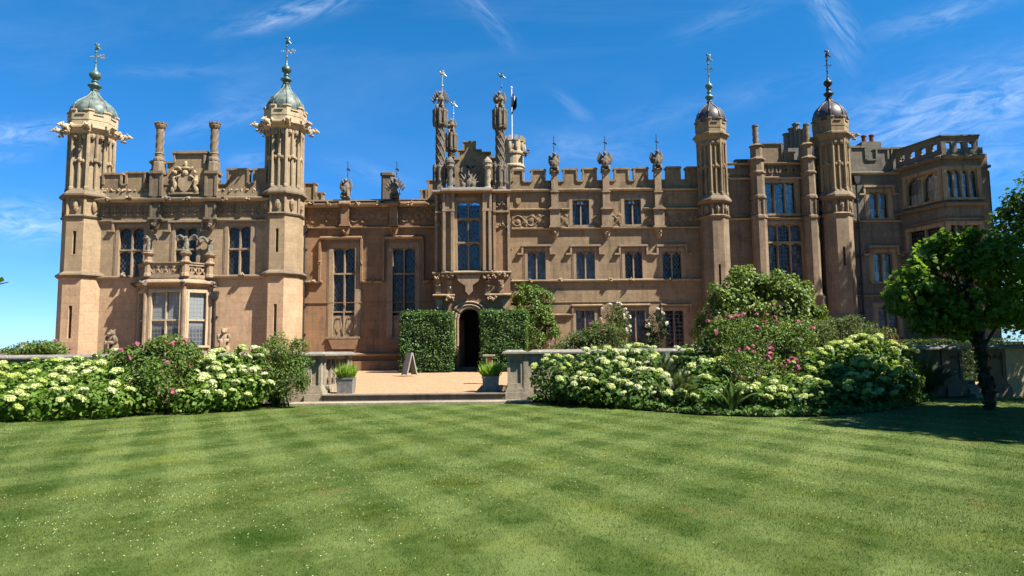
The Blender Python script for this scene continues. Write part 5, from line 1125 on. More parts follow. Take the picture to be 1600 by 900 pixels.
def wallrun(par, x0, x1, y, zt, m=S_PALE, panels=True):
    b = MB(); b.box(x0, x1, y, y + .42, -.05, zt - .13); b.box(x0, x1, y - .06, y + .48, -.05, .36)
    if panels:
        n = max(1, round((x1 - x0) / 2.0)); st_ = (x1 - x0) / n
        for i in range(n + 1): xx = x0 + st_ * i; b.box(max(x0, xx - .16), min(x1, xx + .16), y - .05, y + .47, .36, zt - .135)
    return b.build('wall', m, par)
bl = empty('balustrade', (xg0, YW, 0), 'lichened stone balustrade whose pierced end turns back beside the gravel, behind the hydrangeas', 'balustrade')
xl0 = PX(482, 590, YW)
pier(bl, xl0, xg0, YW, YW + .48, ZT); pierced(bl, xg0 - .22, YW + .48, 25.2, ZT); pier(bl, xg0 - .46, xg0 + .02, 25.2, 25.7, ZT); wallrun(bl, -22, xl0, YW + .03, ZT)
b = MB(); coping(b, xl0 - .14, xg0 + .16, YW - .14, 25.85, ZT); coping(b, -22, xl0 - .143, YW - .10, YW + .58, ZT - .003); b.build('coping', S_LICHEN, bl)
br = empty('balustrade', (xg1, YW, 0), 'lichened stone balustrade starting at the pier right of the gravel opening', 'balustrade')
xr1_ = PX(818, 590, YW)
pier(br, xg1, xr1_, YW, YW + .5, ZT); pierced(br, xg1 + .24, YW + .5, 25.2, ZT); pier(br, xg1 + .02, xg1 + .46, 25.2, 25.7, ZT); wallrun(br, xr1_, PX(1408, 590, YW), YW + .03, ZT)
b = MB(); coping(b, xg1 - .16, xr1_ + .14, YW - .14, 25.85, ZT); coping(b, xr1_ + .143, PX(1408, 590, YW), YW - .10, YW + .58, ZT - .003); b.build('coping', S_LICHEN, br)
bf = empty('balustrade', (PX(1508, 590, YW), YW, 0), 'shaded stone balustrade pierced by steps under the ivy-clad tree', 'balustrade')
u0, u1, u2 = (PX(u, 590, YW) for u in (1412, 1506, 1548))
wallrun(bf, u0, u1 - .5, YW + .03, ZT, S_DARK); pier(bf, u1 - .5, u1, YW, YW + .5, ZT, S_DARK); pier(bf, u2, u2 + .5, YW, YW + .5, ZT, S_MOULD); wallrun(bf, u2 + .5, 26, YW + .03, ZT, S_BUFF)  # dark stone stands in for tree shade, buff for the sunlit panel
b = MB(); coping(b, u0 + .01, u1 + .14, YW - .12, YW + .62, ZT); coping(b, u2 - .14, 26, YW - .12, YW + .62, ZT); b.build('coping', S_LICHEN, bf)
b = MB()
for i in range(4): b.box(u1 + .02, u2 - .02, YW - .5 + .4 * i, YW + 1.2, -.05, .12 * (i + 1))
tag(b.build('garden_steps', S_PALE, None, bevel=.01), 'pale stone garden steps in the gap behind the ivy-clad trunk', 'steps')

def planter(u, vb_, lb):
    y = 22.55; x = PX(u, vb_, y); z0 = gz(y); w = .27; r = empty('planter', (x, y, z0), lb, 'planter', 'zinc planters on the terrace edge')
    b = MB(); h = .50; vs = []
    for zz, e in ((z0 - .01, w * .88), (z0 + h, w), (z0 + h, w - .035), (z0 + .42, w - .04)):
        vs += [(x - e, y - e, zz), (x + e, y - e, zz), (x + e, y + e, zz), (x - e, y + e, zz)]
    b.add(vs, [(3, 2, 1, 0)] + [(k + i, k + (i + 1) % 4, k + (i + 1) % 4 + 4, k + i + 4) for k in (0, 4, 8) for i in range(4)] + [(12, 13, 14, 15)])
    b.box(x - w - .015, x + w + .015, y - w - .015, y - w + .01, z0 + h - .05, z0 + h + .005); b.box(x - w * .9 - .01, x + w * .9 + .01, y - w * .9 - .018, y - w * .9 + .02, z0 + .0, z0 + .05)
    b.build('box', M_ZINC, r)
    n = 420; a = rng.uniform(0, 2 * math.pi, n); rr = .25 * np.sqrt(rng.random(n)); base = np.stack([x + rr * np.cos(a), y + rr * np.sin(a), np.full(n, z0 + .45)], 1)
    d = np.stack([np.cos(a) * rr * 1.5, np.sin(a) * rr * 1.5, rng.uniform(.7, 1.1, n)], 1) + rng.normal(0, .14, (n, 3)); L = rng.uniform(.25, .52, n)[:, None]; tip = base + d * L
    s = np.cross(d, rng.normal(0, 1, (n, 3))); s /= np.linalg.norm(s, axis=1)[:, None]; mid = base + d * L * .6
    quads('plant', np.stack([base, mid + s * .018, tip, mid - s * .018], 1), M_POT_, r, WO[r.name])
    p, nn = blobpts([((x, y, z0 + .62), (.30, .30, .24))], 500, .3); quads('leaves', leafquads(p, nn, .09, .45), M_POT_, r, WO[r.name])
M_POT_ = L_POT
planter(541, 612, 'square zinc planter of bright green plants by the pierced balustrade end')
planter(767, 611, 'square zinc planter of bright green plants before the little stone pedestal')
b = MB(); y = 27; x = PX(764, 570, y); z0 = gz(y)
pd_ = empty('pedestal', (x, y, z0), 'small pale stone pedestal with a round orange plaque behind a planter', 'pedestal')
b.box(x - .2, x + .2, y - .2, y + .2, z0 - .02, z0 + .12); b.box(x - .14, x + .14, y - .14, y + .14, z0 + .12, PZ(764, 557, y)); b.box(x - .24, x + .24, y - .24, y + .24, PZ(764, 557, y), PZ(764, 554, y)); b.build('stone', S_PALE, pd_, bevel=.01)
b = MB(); b.M = Matrix.Translation((x, y - .142, PZ(764, 563, y))) @ Matrix.Rotation(R(90), 4, 'X'); b.lathe(0, 0, [(.11, 0), (.11, .015)], 16, 0); b.M = None; b.build('plaque', M_ORANGE, pd_)
y = 34.5; x = PX(640, 580, y); z0 = gz(y)
sg = empty('sign_board', (x, y, z0), 'grey folding sign board standing edge-on on the gravel by the left clipped hedge', 'sign')
for nm, e, th in (('front_board', -.30, 13), ('rear_board', .30, -13)):
    b = MB(); b.M = Matrix.Translation((x, y, z0)) @ Matrix.Rotation(R(-62), 4, 'Z') @ Matrix.Translation((0, e * .9, 0)) @ Matrix.Rotation(R(-th), 4, 'X'); b.box(-.36, .36, -.015, .015, .04, 1.12); b.box(-.40, -.35, -.025, .025, 0, 1.15); b.box(.35, .40, -.025, .025, 0, 1.15); b.box(-.35, .35, -.024, .024, 1.10, 1.15); b.M = None; b.build(nm, M_SIGN, sg)

# ------------------------------------------------------------------ plants
def plant(name, loc, label, cat, group, blobs, n, size, m, aspect=.55, shell=.5, gap=0., zmin=.03, fold=.3, jit=.45, stems=6, part='foliage', trunk=None, upb=.3, clump=False):
    r = empty(name, loc, label, cat, group)
    p, nn = blobpts(clumped(blobs) if clump else blobs, n, shell, gap, zmin); nn[:, 2] += upb
    quads(part, leafquads(p, nn, size, aspect, fold, jit), m, r, loc)
    if stems:
        b = MB()
        for i in range(stems):
            c, rr = blobs[i % len(blobs)]; a = random.uniform(0, 6.28); e = Vector(c) + Vector((rr[0] * .5 * math.cos(a), rr[1] * .5 * math.sin(a), rr[2] * random.uniform(-.2, .6)))
            s0 = Vector(loc) + Vector((random.uniform(-.25, .25), random.uniform(-.2, .2), -.02)); b.tube([s0, s0.lerp(e, .5) + Vector((random.uniform(-.1, .1), 0, .08)), e], [.025, .018, .008], 5)
        b.build('stems', M_STEM if trunk is None else trunk, r)
    return r
def headmesh(m, r, k):
    """a domed head of many small florets"""
    n = 210; d = rng.normal(0, 1, (n, 3)); d /= np.linalg.norm(d, axis=1)[:, None]; d[:, 2] = np.abs(d[:, 2]) * 1.0 - .25 * (rng.random(n) < .35)
    p = d * np.array([r, r, r * .62]) * (1 + rng.normal(0, .06, (n, 1))); q = leafquads(p, d * np.array([1, 1, 1.5]), r * .42, .9, .1, .4)
    o = quads('flower_head', q, m, None, (0, 0, 0)); b = o.data; COL.objects.unlink(o); return o
HEADS = [headmesh(m, r, k) for k, (m, r) in enumerate(((F_CREAM, .115), (F_CREAM, .135), (F_LIME, .105), (F_LIME, .12), (F_WHITE, .125), (F_WHITE, .10)))]
def rosemesh(m):
    q = []
    for k in range(26):
        a = k * 2.4; t = k / 26; d = Vector((math.cos(a) * (.3 + t), math.sin(a) * (.3 + t), 1.1 - t)).normalized(); q.append((d * .05 * (.4 + t), d))
    p = np.array([tuple(x[0]) for x in q]); n = np.array([tuple(x[1]) for x in q]); o = quads('rose_bloom', leafquads(p, n, .075, .95, .1, .25), m, None, (0, 0, 0)); COL.objects.unlink(o); return o
ROSES = {m.name: rosemesh(m) for m in (F_PINK, F_CORAL, F_WROSE)}
def blooms(r, protos, blobs, n, sep, zlo, sc=(.8, 1.2), up=.25, front=.1, upright=True):
    p, nn = blobpts(blobs, n * 30, .98, 0, zlo); got = []; L = Vector(WO[r.name])
    inside = lambda a: any(sum(((a[i] - c[i]) / rr[i]) ** 2 for i in range(3)) < .86 for c, rr in blobs)
    for a, d in zip(p, nn):
        if len(got) >= n: break
        if d[2] < up - .5 * (d[1] < -.5) or d[1] > .55 or inside(a) or random.random() > .15 + max(0, d[2]) ** 1.5: continue
        if any((a[0] - g_[0]) ** 2 + (a[1] - g_[1]) ** 2 + (a[2] - g_[2]) ** 2 < sep * sep for g_ in got): continue
        got.append(a); o = random.choice(protos)
        q = Vector((d[0] * .5, d[1] * .5 - .15, 1 if upright else d[2])).to_track_quat('Z', 'Y').to_euler(); q.z += random.uniform(0, 6)
        copyob(o, r, Vector(a) - L + Vector((0, -.02, .03)), q, random.uniform(*sc))
    return got
GH = 'hydrangeas in the beds along the balustrade'
def hydrangea(lb, spec, nl, nf, pale=0, leaf=None):
    """spec: (u, v of its top, Y, half-width in the photograph's pixels, depth radius)"""
    blobs = []
    for u, vt, Y, ru, ry in spec:
        x, zt = P(u, vt - 9, Y); rx = ru / F * Y; blobs.append(((x, Y, zt * .52), (rx, ry, zt * .48 + .03)))
    base = (blobs[0][0][0], blobs[0][0][1], .03)
    r = plant('hydrangea', base, lb, 'hydrangea', GH, blobs, int(nl * 1.35), .135, leaf or L_HYD, .75, .6, 0, .03, .35, .5, 10)
    blooms(r, [HEADS[0], HEADS[1], HEADS[4], HEADS[5]] if pale else [HEADS[0], HEADS[2], HEADS[3], HEADS[1]], blobs, int(nf * .95), .22, .15)
hydrangea('hydrangea with lime flower heads where the bed meets the left edge of the photo', [(-40, 572, 19.2, 55, .9), (15, 578, 19.4, 50, .9), (-10, 598, 17.9, 60, .9), (0, 618, 17.1, 60, .6)], 2200, 38)
hydrangea('hydrangea with many lime heads before the balustrade near the left edge, nearest the lawn', [(72, 574, 19.6, 48, .8), (60, 595, 18.2, 55, .9), (75, 616, 17.2, 55, .6)], 2200, 34)
hydrangea('broad-leaved hydrangea with sparse low heads beside the big dark rose bush', [(130, 572, 19.6, 45, .8), (150, 588, 18.5, 55, .9), (155, 612, 17.6, 50, .6)], 2200, 30, 1)
hydrangea('hydrangea with pale top heads reaching the coping left of the big dark rose bush', [(172, 560, 20.4, 40, .6), (200, 588, 19.0, 42, .7), (205, 618, 18.2, 40, .6)], 1700, 18, 1)
hydrangea('small pale hydrangea in the gap right of the big dark rose bush', [(305, 578, 19.9, 34, .7), (315, 600, 19.2, 40, .6), (300, 615, 18.6, 36, .5)], 1500, 17, 1)
hydrangea('lush hydrangea with a crowd of white-green heads under the pale stone bear', [(350, 560, 20.3, 42, .7), (388, 556, 20.4, 40, .7), (365, 586, 19.6, 55, .7), (345, 612, 19.2, 45, .5)], 2600, 46, 1)
hydrangea('first lime hydrangea beside the right pier, thin with small heads', [(868, 566, 20.8, 38, .5), (895, 588, 20.2, 40, .5)], 1300, 20, 0, L_HYDR)
hydrangea('hydrangea thick with cream heads under the red-flowered rose by the right pier', [(935, 556, 20.5, 45, .7), (960, 575, 19.8, 55, .7), (945, 598, 19.5, 55, .6), (985, 612, 18.9, 45, .5)], 2800, 48, 1, L_HYDR)
hydrangea('hydrangea with cream heads just left of the tall grey fern', [(1000, 552, 20.5, 36, .7), (1005, 588, 19.2, 40, .6)], 1300, 26, 1, L_HYDR)
hydrangea('hydrangea with pale flat heads between the tall grey fern and the pink rose', [(1085, 550, 20.4, 42, .7), (1115, 575, 19.2, 48, .7), (1105, 600, 18.4, 45, .6), (1075, 618, 18.1, 40, .5), (1130, 620, 17.7, 40, .5)], 2900, 32, 1, L_HYDR)
hydrangea('low hydrangea with small heads at the lawn edge below the pink rose', [(1225, 600, 17.6, 48, .7), (1185, 612, 17.3, 42, .6), (1265, 604, 17.4, 35, .6), (1230, 622, 17.0, 60, .4)], 2200, 28, 0, L_HYDR)
hydrangea('hydrangea with dense cream-lime heads right of the pink rose', [(1275, 560, 19.4, 48, .7), (1310, 548, 19.8, 50, .8), (1300, 585, 18.4, 55, .7), (1310, 606, 17.6, 50, .6)], 2800, 50, 0, L_HYDR)
hydrangea('highest hydrangea mound, crowded with lime heads, before the dark-based turret', [(1355, 537, 20.2, 44, .7), (1350, 570, 19.2, 50, .7), (1350, 600, 18.5, 48, .6)], 2300, 48, 0, L_HYDR)
hydrangea('last hydrangea of the bed, shaded at its foot, beside the grey fern', [(1398, 550, 20.4, 36, .6), (1400, 580, 19.6, 36, .6)], 1200, 26, 0, L_HYDR)

GR = 'rose bushes along the terrace'
def rose(lb, spec, nl, nf, m, protos, base_z=.03, size=.095, name='rose_bush', gap=.35, cat='rose bush', group=GR, shell=.45, aspect=.55, sc=(.8, 1.3)):
    blobs = []
    for u, v, Y, ru, rv, ry in spec:
        x, z_ = P(u, v, Y); blobs.append(((x, Y, z_), (ru / F * Y, ry, rv / F * Y)))
    base = (blobs[0][0][0], blobs[0][0][1], base_z)
    r = plant(name, base, lb, cat, group, blobs, int(nl * 1.35), size, m, aspect, shell, gap, base_z, .3, .7, 10, clump=True)
    if nf: blooms(r, protos, blobs, nf, .10, base_z + .3, sc, -.25, 0, False)
    return r
PK, CO, WR = [ROSES[F_PINK.name]], [ROSES[F_PINK.name], ROSES[F_CORAL.name]], [ROSES[F_WROSE.name]]
rose('pink rose bush behind the balustrade in front of the first green domed turret', [(60, 545, 24, 36, 15, .8), (35, 548, 24, 22, 11, .7), (85, 548, 24, 20, 14, .7), (60, 575, 24, 40, 30, .7)], 4000, 4, L_ROSE, PK, GZ0)
rose('big dark rose bush with pink flowers hiding the foot of the bay window', [(248, 566, 19.5, 56, 34, .9), (285, 566, 19.6, 32, 30, .8), (210, 575, 19.4, 38, 30, .8), (240, 605, 18.7, 58, 40, .8), (262, 548, 19.7, 26, 14, .6)], 12000, 16, L_ROSE, CO)
rose('coppery-tipped shrub beside the pier left of the gravel', [(440, 556, 20.6, 38, 30, .7), (446, 592, 20.3, 36, 38, .7), (425, 575, 20.4, 32, 32, .6)], 8000, 0, L_ROSE, CO, .03, .07, 'shrub', .25, 'shrub', None)
rose('grey-green rose bush with two dark red flowers behind the cream hydrangeas', [(925, 540, 22.8, 52, 30, .7), (890, 552, 22.8, 38, 28, .6), (950, 526, 22.8, 32, 22, .6), (925, 562, 22.6, 75, 30, .6), (935, 520, 22.8, 26, 16, .5)], 12000, 6, L_GREY, CO, GZ0, .085, gap=.15)
rose('tall pink rose bush in the middle of the right-hand bed', [(1180, 535, 20.2, 75, 40, .9), (1140, 530, 20.4, 48, 34, .8), (1230, 540, 20.2, 52, 36, .8), (1185, 590, 18.9, 60, 45, .9), (1160, 620, 17.9, 40, 26, .6)], 13000, 34, L_ROSE, PK, .03, .085, sc=(.8, 1.5))
rose('loose olive-green shrub between the pink rose and the end hydrangeas', [(1300, 525, 21.3, 52, 28, .6), (1335, 514, 21.3, 40, 20, .6), (1270, 530, 21.2, 44, 32, .6), (1375, 530, 21.3, 30, 18, .5)], 7000, 0, L_GREY, CO, .03, .07, 'shrub', .4, 'shrub', None)
rose('small reddish shrub beyond the end of the hydrangeas', [(1378, 528, 23, 20, 14, .4), (1392, 540, 23, 18, 12, .4)], 900, 0, L_RED, CO, GZ0, .07, 'shrub', .2, 'shrub', None)
rose('white climbing rose against the house wall between two ground-floor windows', [(960, 497, 42.3, 22, 22, .4), (972, 520, 42.3, 14, 26, .4), (950, 510, 42.3, 14, 18, .4)], 2000, 18, L_GREY, WR, GZ1, .12, sc=(1.2, 1.9))
rose('dark climber against the wall between the last two ground-floor windows', [(1025, 510, 42.4, 18, 26, .4), (1022, 535, 42.4, 16, 18, .4)], 1700, 7, L_ROSED, WR, GZ1, .13, 'climber', .2, 'climber', None, sc=(1.5, 2))
rose('big pale-leaved fig-like shrub rising in front of the two octagonal piers', [(1165, 480, 26, 40, 48, 1.1), (1215, 490, 26, 46, 46, 1.2), (1252, 505, 26, 40, 38, 1.), (1118, 505, 26, 32, 36, 1.), (1163, 448, 26, 24, 30, .8), (1215, 450, 26, 30, 26, .8), (1140, 470, 26, 30, 32, .9), (1190, 455, 26, 30, 24, .8), (1245, 472, 26, 28, 28, .8), (1100, 520, 26, 18, 26, .6), (1278, 500, 26, 16, 22, .6), (1190, 530, 26, 88, 40, 1.2)], 19000, 0, L_FIG, CO, GZ0, .135, 'shrub', .45, 'shrub', None, .55, .65)
rose('glossy bright green shrub against the wall right of the porch', [(833, 480, 41.9, 32, 34, .7), (830, 520, 41.9, 36, 32, .8), (812, 460, 41.9, 16, 16, .5), (850, 500, 41.9, 16, 36, .6)], 7500, 0, L_LAUREL, CO, GZ1, .17, 'shrub', .4, 'shrub', None, .5, .5)
def topiary(u0, u1, vt, Y, d, lb, cut):
    x0, x1 = PX(u0, 530, Y), PX(u1, 530, Y); zt = PZ((u0 + u1) / 2, vt, Y); z0 = gz(Y); xc = (x0 + x1) / 2
    r = empty('clipped_hedge', (xc, Y + d / 2, z0), lb, 'hedge', 'clipped hedges flanking the porch door')
    e = .1; b = MB(); b.box(x0 + e, x1 - e, Y + e, Y + d - e, z0, zt - e); b.build('core', M_HEDGE, r)
    def face(n, fn, nrm):
        a = rng.random((n, 2)); p = np.array([fn(q, s) for q, s in a]) + rng.normal(0, .05, (n, 3)); p = p + np.array(nrm) * (.09 * np.sin(p[:, [0]] * 2.3 + p[:, [2]] * 1.7) * np.sin(p[:, [2]] * 2.9 + p[:, [1]] * 2)); return p, np.tile(np.array(nrm, float), (n, 1))
    w, h = x1 - x0, zt - z0; N = 230
    fs = [face(int(w * h * N), lambda q, s: (x0 + w * q, Y, z0 + h * s), (0, -1, .25)), face(int(d * h * N), lambda q, s: (x0, Y + d * q, z0 + h * s), (-1, 0, .25)), face(int(d * h * N), lambda q, s: (x1, Y + d * q, z0 + h * s), (1, 0, .25)), face(int(w * d * N), lambda q, s: (x0 + w * q, Y + d * s, zt), (0, 0, 1))]
    k = int(w * 60); tw = np.stack([x0 + w * rng.random(k), Y + d * rng.random(k) * .6, zt + rng.random(k) ** 2 * .22], 1); fs.append((tw, np.tile((0, -.5, .5), (k, 1))))
    p = np.concatenate([f_[0] for f_ in fs]); nn = np.concatenate([f_[1] for f_ in fs])
    low = (p[:, 2] < z0 + h * .25) & (np.abs(p[:, 0] - (x0 + w * cut)) > w * .38) & (rng.random(len(p)) < .5); p, nn = p[~low], nn[~low]
    quads('foliage', leafquads(p, nn, .12, .6, .3, .55), L_YEW, r, WO[r.name])
M_HEDGE = plain('hedge_core', (.02, .04, .012), .9, 0, .1, .4, 6)
topiary(626, 706, 489, 38.6, 1.9, 'square clipped hedge left of the porch door, behind the sign board', .45)
topiary(751, 823, 486, 38.6, 1.9, 'square clipped hedge right of the porch door, in front of the glossy shrub', .55)
def boxhedge(x0, x1, y0, y1, z0, z1, lb):
    r = empty('low_hedge', ((x0 + x1) / 2, (y0 + y1) / 2, z0), lb, 'hedge'); b = MB(); b.box(x0 + .08, x1 - .08, y0 + .08, y1 - .08, z0, z1 - .08); b.build('core', M_HEDGE, r)
    n = int((x1 - x0) * 420); a = rng.random((n, 3)); f_ = rng.random(n) < .5
    p = np.stack([x0 + (x1 - x0) * a[:, 0], np.where(f_, y0, y0 + (y1 - y0) * a[:, 1]), np.where(f_, z0 + (z1 - z0) * a[:, 2], z1)], 1) + rng.normal(0, .03, (n, 3)); nn = np.where(f_[:, None], np.array([[0, -1, .2]]), np.array([[0, 0, 1.]])); quads('foliage', leafquads(p, nn, .08, .6, .3, .5), L_BOX, r, WO[r.name])
boxhedge(PX(1414, 535, 25), PX(1605, 535, 25), 25, 26.2, gz(25), PZ(1500, 531, 25), 'long low clipped hedge beyond the shaded balustrade')
# ferns
def frondmesh(m, L=.75, name='frond'):
    q = []
    for i in range(26):
        t = (i + 1) / 27; c = Vector((t * L, 0, .42 * L * math.sin(t * 2.0) )); w = .20 * L * math.sin(math.pi * min(1, t * .85 + .16)) + .02; d = Vector((1, 0, .84 * math.cos(t * 2.0))).normalized()
        for sg in (-1, 1):
            tip = c + Vector((.07 * L, sg * w, -.03)); a = c - d * .012; b_ = c + d * .026; q.append([a, (a + tip) / 2 + Vector((-.008, 0, 0)), tip, (b_ + tip) / 2 + d * .012])
    st_ = [[Vector((0, -.006, 0)), Vector((L, -.002, .42 * L * math.sin(2))), Vector((L, .002, .42 * L * math.sin(2))), Vector((0, .006, 0))]]
    o = quads(name, np.array([[tuple(v) for v in f_] for f_ in q]), m, None, (0, 0, 0)); COL.objects.unlink(o); return o
FR = {m.name: frondmesh(m) for m in (L_FERN, L_FERNG)}
def fern(u, v, m, n, sc, lb, Y=None):
    x, y = gy(v, u)
    if Y: x, y = PX(u, v, Y), Y
    r = empty('fern', (x, y, .03), lb, 'fern', 'ferns in the beds')
    for i in range(n):
        ring_k = i % 3; s = sc * random.uniform(.8, 1.15); copyob(FR[m.name], r, (random.uniform(-.06, .06), random.uniform(-.06, .06), .02), (0, -R(random.uniform(10, 25) + 20 * ring_k), random.uniform(0, 6.28)), s)
fern(428, 634, L_FERN, 16, 1.1, 'yellow-green fern at the lawn edge left of the pale kerb')
fern(395, 632, L_FERN, 14, 1.0, 'low fern at the foot of the crowded white-green hydrangea')
fern(462, 622, L_FERN, 14, 1.0, 'fern touching the plinth of the left pier')
fern(842, 620, L_FERNG, 20, 1.25, 'feathery grey fern beside the right pier')
fern(1040, 632, L_FERNG, 30, 1.7, 'tall grey fern between two hydrangeas in the right-hand bed')
fern(1062, 640, L_FERNG, 18, 1.2, 'drooping fern at the lawn edge below the tall grey fern')
fern(1140, 648, L_FERN, 14, 1.0, 'small fern at the lawn edge under the pink rose')
fern(1448, 622, L_FERNG, 20, 1.5, 'silvery fern in the shade at the end of the right-hand bed')
# trees
def tree(name, base, lb, blobs, n, size, m, trunk_pts, trunk_r, group=None, ivy=0, gap=.5, limbs=9, aspect=.8, shell=.35):
    r = empty(name, base, lb, 'tree', group)
    b = MB(); b.tube(trunk_pts, trunk_r, 9)
    for i in range(limbs):
        c, rr = blobs[i % len(blobs)]; k = random.randint(max(1, len(trunk_pts) - 3), len(trunk_pts) - 1); s0 = Vector(trunk_pts[k]); e = Vector(c) + Vector([random.uniform(-.4, .4) * q for q in rr]); mid = s0.lerp(e, .5) + Vector((0, 0, .15)); r0 = trunk_r[k] * .55
        b.tube([s0, mid, e], [r0, r0 * .6, r0 * .2], 6)
        for j in range(3): e2 = Vector(c) + Vector([random.uniform(-.85, .85) * q for q in rr]); b.tube([mid.lerp(e, .5), e2], [r0 * .35, r0 * .08], 4)
    b.build('trunk', M_BARK, r, base)
    p, nn = blobpts(clumped(blobs, 11), n, shell, gap, .2); nn[:, 2] += .6
    quads('crown', leafquads(p, nn, size, aspect, .35, .6), m, r, base)
    if ivy:
        pts = np.array(trunk_pts); k = rng.uniform(0, len(pts) - 1.001, ivy); i0 = k.astype(int); f_ = (k - i0)[:, None]; c = pts[i0] * (1 - f_) + pts[i0 + 1] * f_; a = rng.uniform(0, 6.28, ivy); d = np.stack([np.cos(a), np.sin(a), np.zeros(ivy)], 1)
        quads('ivy', leafquads(c + d * rng.uniform(.05, .17, ivy)[:, None], d, .11, .8, .3, .5), L_ROSED, r, base)
def tblobs(spec): return [((PX(u, v, Y), Y, PZ(u, v, Y)), (ru / F * Y, ry, rv / F * Y)) for u, v, Y, ru, rv, ry in spec]
bx, by = gy(640, 1548)
tp = [(bx, by, -.05), (PX(1542, 600, by), by, PZ(1542, 600, by)), (PX(1532, 550, by), by, PZ(1532, 550, by)), (PX(1522, 500, by + .1), by + .1, PZ(1522, 500, by + .1)), (PX(1512, 450, by + .1), by + .1, PZ(1512, 450, by + .1))]
tree('maple_tree', (bx, by, 0), 'small dark leafy tree with a leaning ivy-clad trunk at the edge of the lawn', tblobs([(1480, 430, by, 55, 52, 1.1), (1430, 455, by, 42, 40, .9), (1535, 420, by, 45, 46, 1.), (1490, 395, by, 40, 30, .8), (1525, 480, by, 60, 36, 1.), (1450, 490, by, 45, 30, .8), (1580, 450, by + .3, 40, 45, 1.), (1490, 510, by, 40, 18, .7), (1402, 470, by, 16, 26, .6), (1420, 425, by, 22, 20, .6), (1470, 378, by, 18, 16, .5), (1510, 372, by, 16, 14, .5), (1555, 385, by, 24, 22, .6), (1445, 518, by, 20, 14, .5)]), 10500, .15, L_TREE, tp, [.13, .10, .085, .08, .07], None, 900, .52, 18)
x2, y2 = 18.0, 19.6
tree('maple_tree', (x2, y2, 0), 'bright green tree whose branches enter over the right edge of the photo', tblobs([(1605, 345, y2, 45, 50, 1.2), (1600, 395, y2, 48, 45, 1.2), (1590, 318, y2, 22, 24, .7), (1660, 330, y2, 80, 90, 2), (1700, 420, y2, 90, 80, 2.2), (1620, 470, y2, 45, 50, 1.2), (1780, 345, y2, 85, 80, 2), (1640, 500, y2 + 2, 70, 40, 1.5), (1585, 490, y2 + 3, 30, 40, 1.)]), 13000, .15, L_TREEB, [(x2, y2, -.05), (x2, y2, 2), (x2 - .2, y2, 4), (x2 - .5, y2, 6)], [.28, .24, .2, .14], None, 0, .35, 12)
x3, y3 = 15.3, 12.4
tree('shade_tree', (x3, y3, 0), 'tall tree beside the lawn casting the dark shade at its right', [((x3, y3, 8.2), (3.2, 3.2, 2.2)), ((x3 + .2, y3 + .8, 7), (2.6, 2.2, 1.8)), ((x3 + 1.5, y3 - 1.8, 8), (3, 2.6, 2.2)), ((x3 + 1.2, y3 + 1.2, 6.2), (3, 2.4, 1.8)), ((x3 + 2, y3, 9.5), (3, 3, 2)), ((x3 - .3, y3 - 1, 6.4), (2.4, 2.6, 1.4))], 22000, .32, L_TREE, [(x3, y3, -.05), (x3, y3, 2.5), (x3 + .2, y3, 5), (x3 + .3, y3, 7.5)], [.34, .28, .24, .15], None, 0, .25, 10)
x4, y4 = 36.8, 35.3
tree('added_tree', (x4, y4, 0), 'unseen tall tree added beyond the right end of the mansion to shade its bay', [((x4, y4, 21), (5, 4.5, 4.5)), ((x4 - 1, y4 + 1, 16), (4.5, 4.5, 4)), ((x4 + 2, y4 - 1, 12), (5, 4.5, 4)), ((x4 + 3, y4 - 2, 20), (3.5, 3.5, 3))], 12000, .5, L_TREE, [(x4, y4, -.05), (x4, y4, 5), (x4 + .2, y4, 12), (x4, y4, 20)], [.55, .45, .35, .2], None, 0, .15, 10)  # out of view, added to cast shade on the end bay's front
tree('garden_tree', (-14.2, 13.6, 0), 'tree whose leaf tips just enter at the left edge of the photo', [((-14.8, 13.2, 5.6), (2.4, 2.0, 2.0)), ((-15.2, 13.4, 4), (2.5, 2.2, 1.6)), ((-11.7, 13.8, 3.25), (.9, .5, .3)), ((-10.65, 13.9, 3.12), (.28, .3, .12))], 3800, .14, L_TREE, [(-14.2, 13.6, -.05), (-14.2, 13.6, 1.5), (-14, 13.6, 3.5), (-13.8, 13.6, 5)], [.24, .2, .16, .1], None, 0, .3, 8)
# far house roof over the wall
hx = PX(2, 548, 130); hr = empty('far_house', (hx, 130, 0), 'low distant roof just above the balustrade at the left edge', 'house')
b = MB(); b.box(hx - 7, hx + 1.6, 128, 136, -.1, 1.2); b.build('wall', S_GREY, hr); b = MB(); b.M = Matrix.Translation((hx, 0, 0)); b.add([(-7.4, 127.6, 1.1), (2, 127.6, 1.1), (2, 136.4, 1.1), (-7.4, 136.4, 1.1), (-6, 132, 2.6), (.6, 132, 2.6)], [(0, 1, 5, 4), (1, 2, 5), (2, 3, 4, 5), (3, 0, 4), (3, 2, 1, 0)]); b.M = None; b.build('roof', M_ROOF, hr)

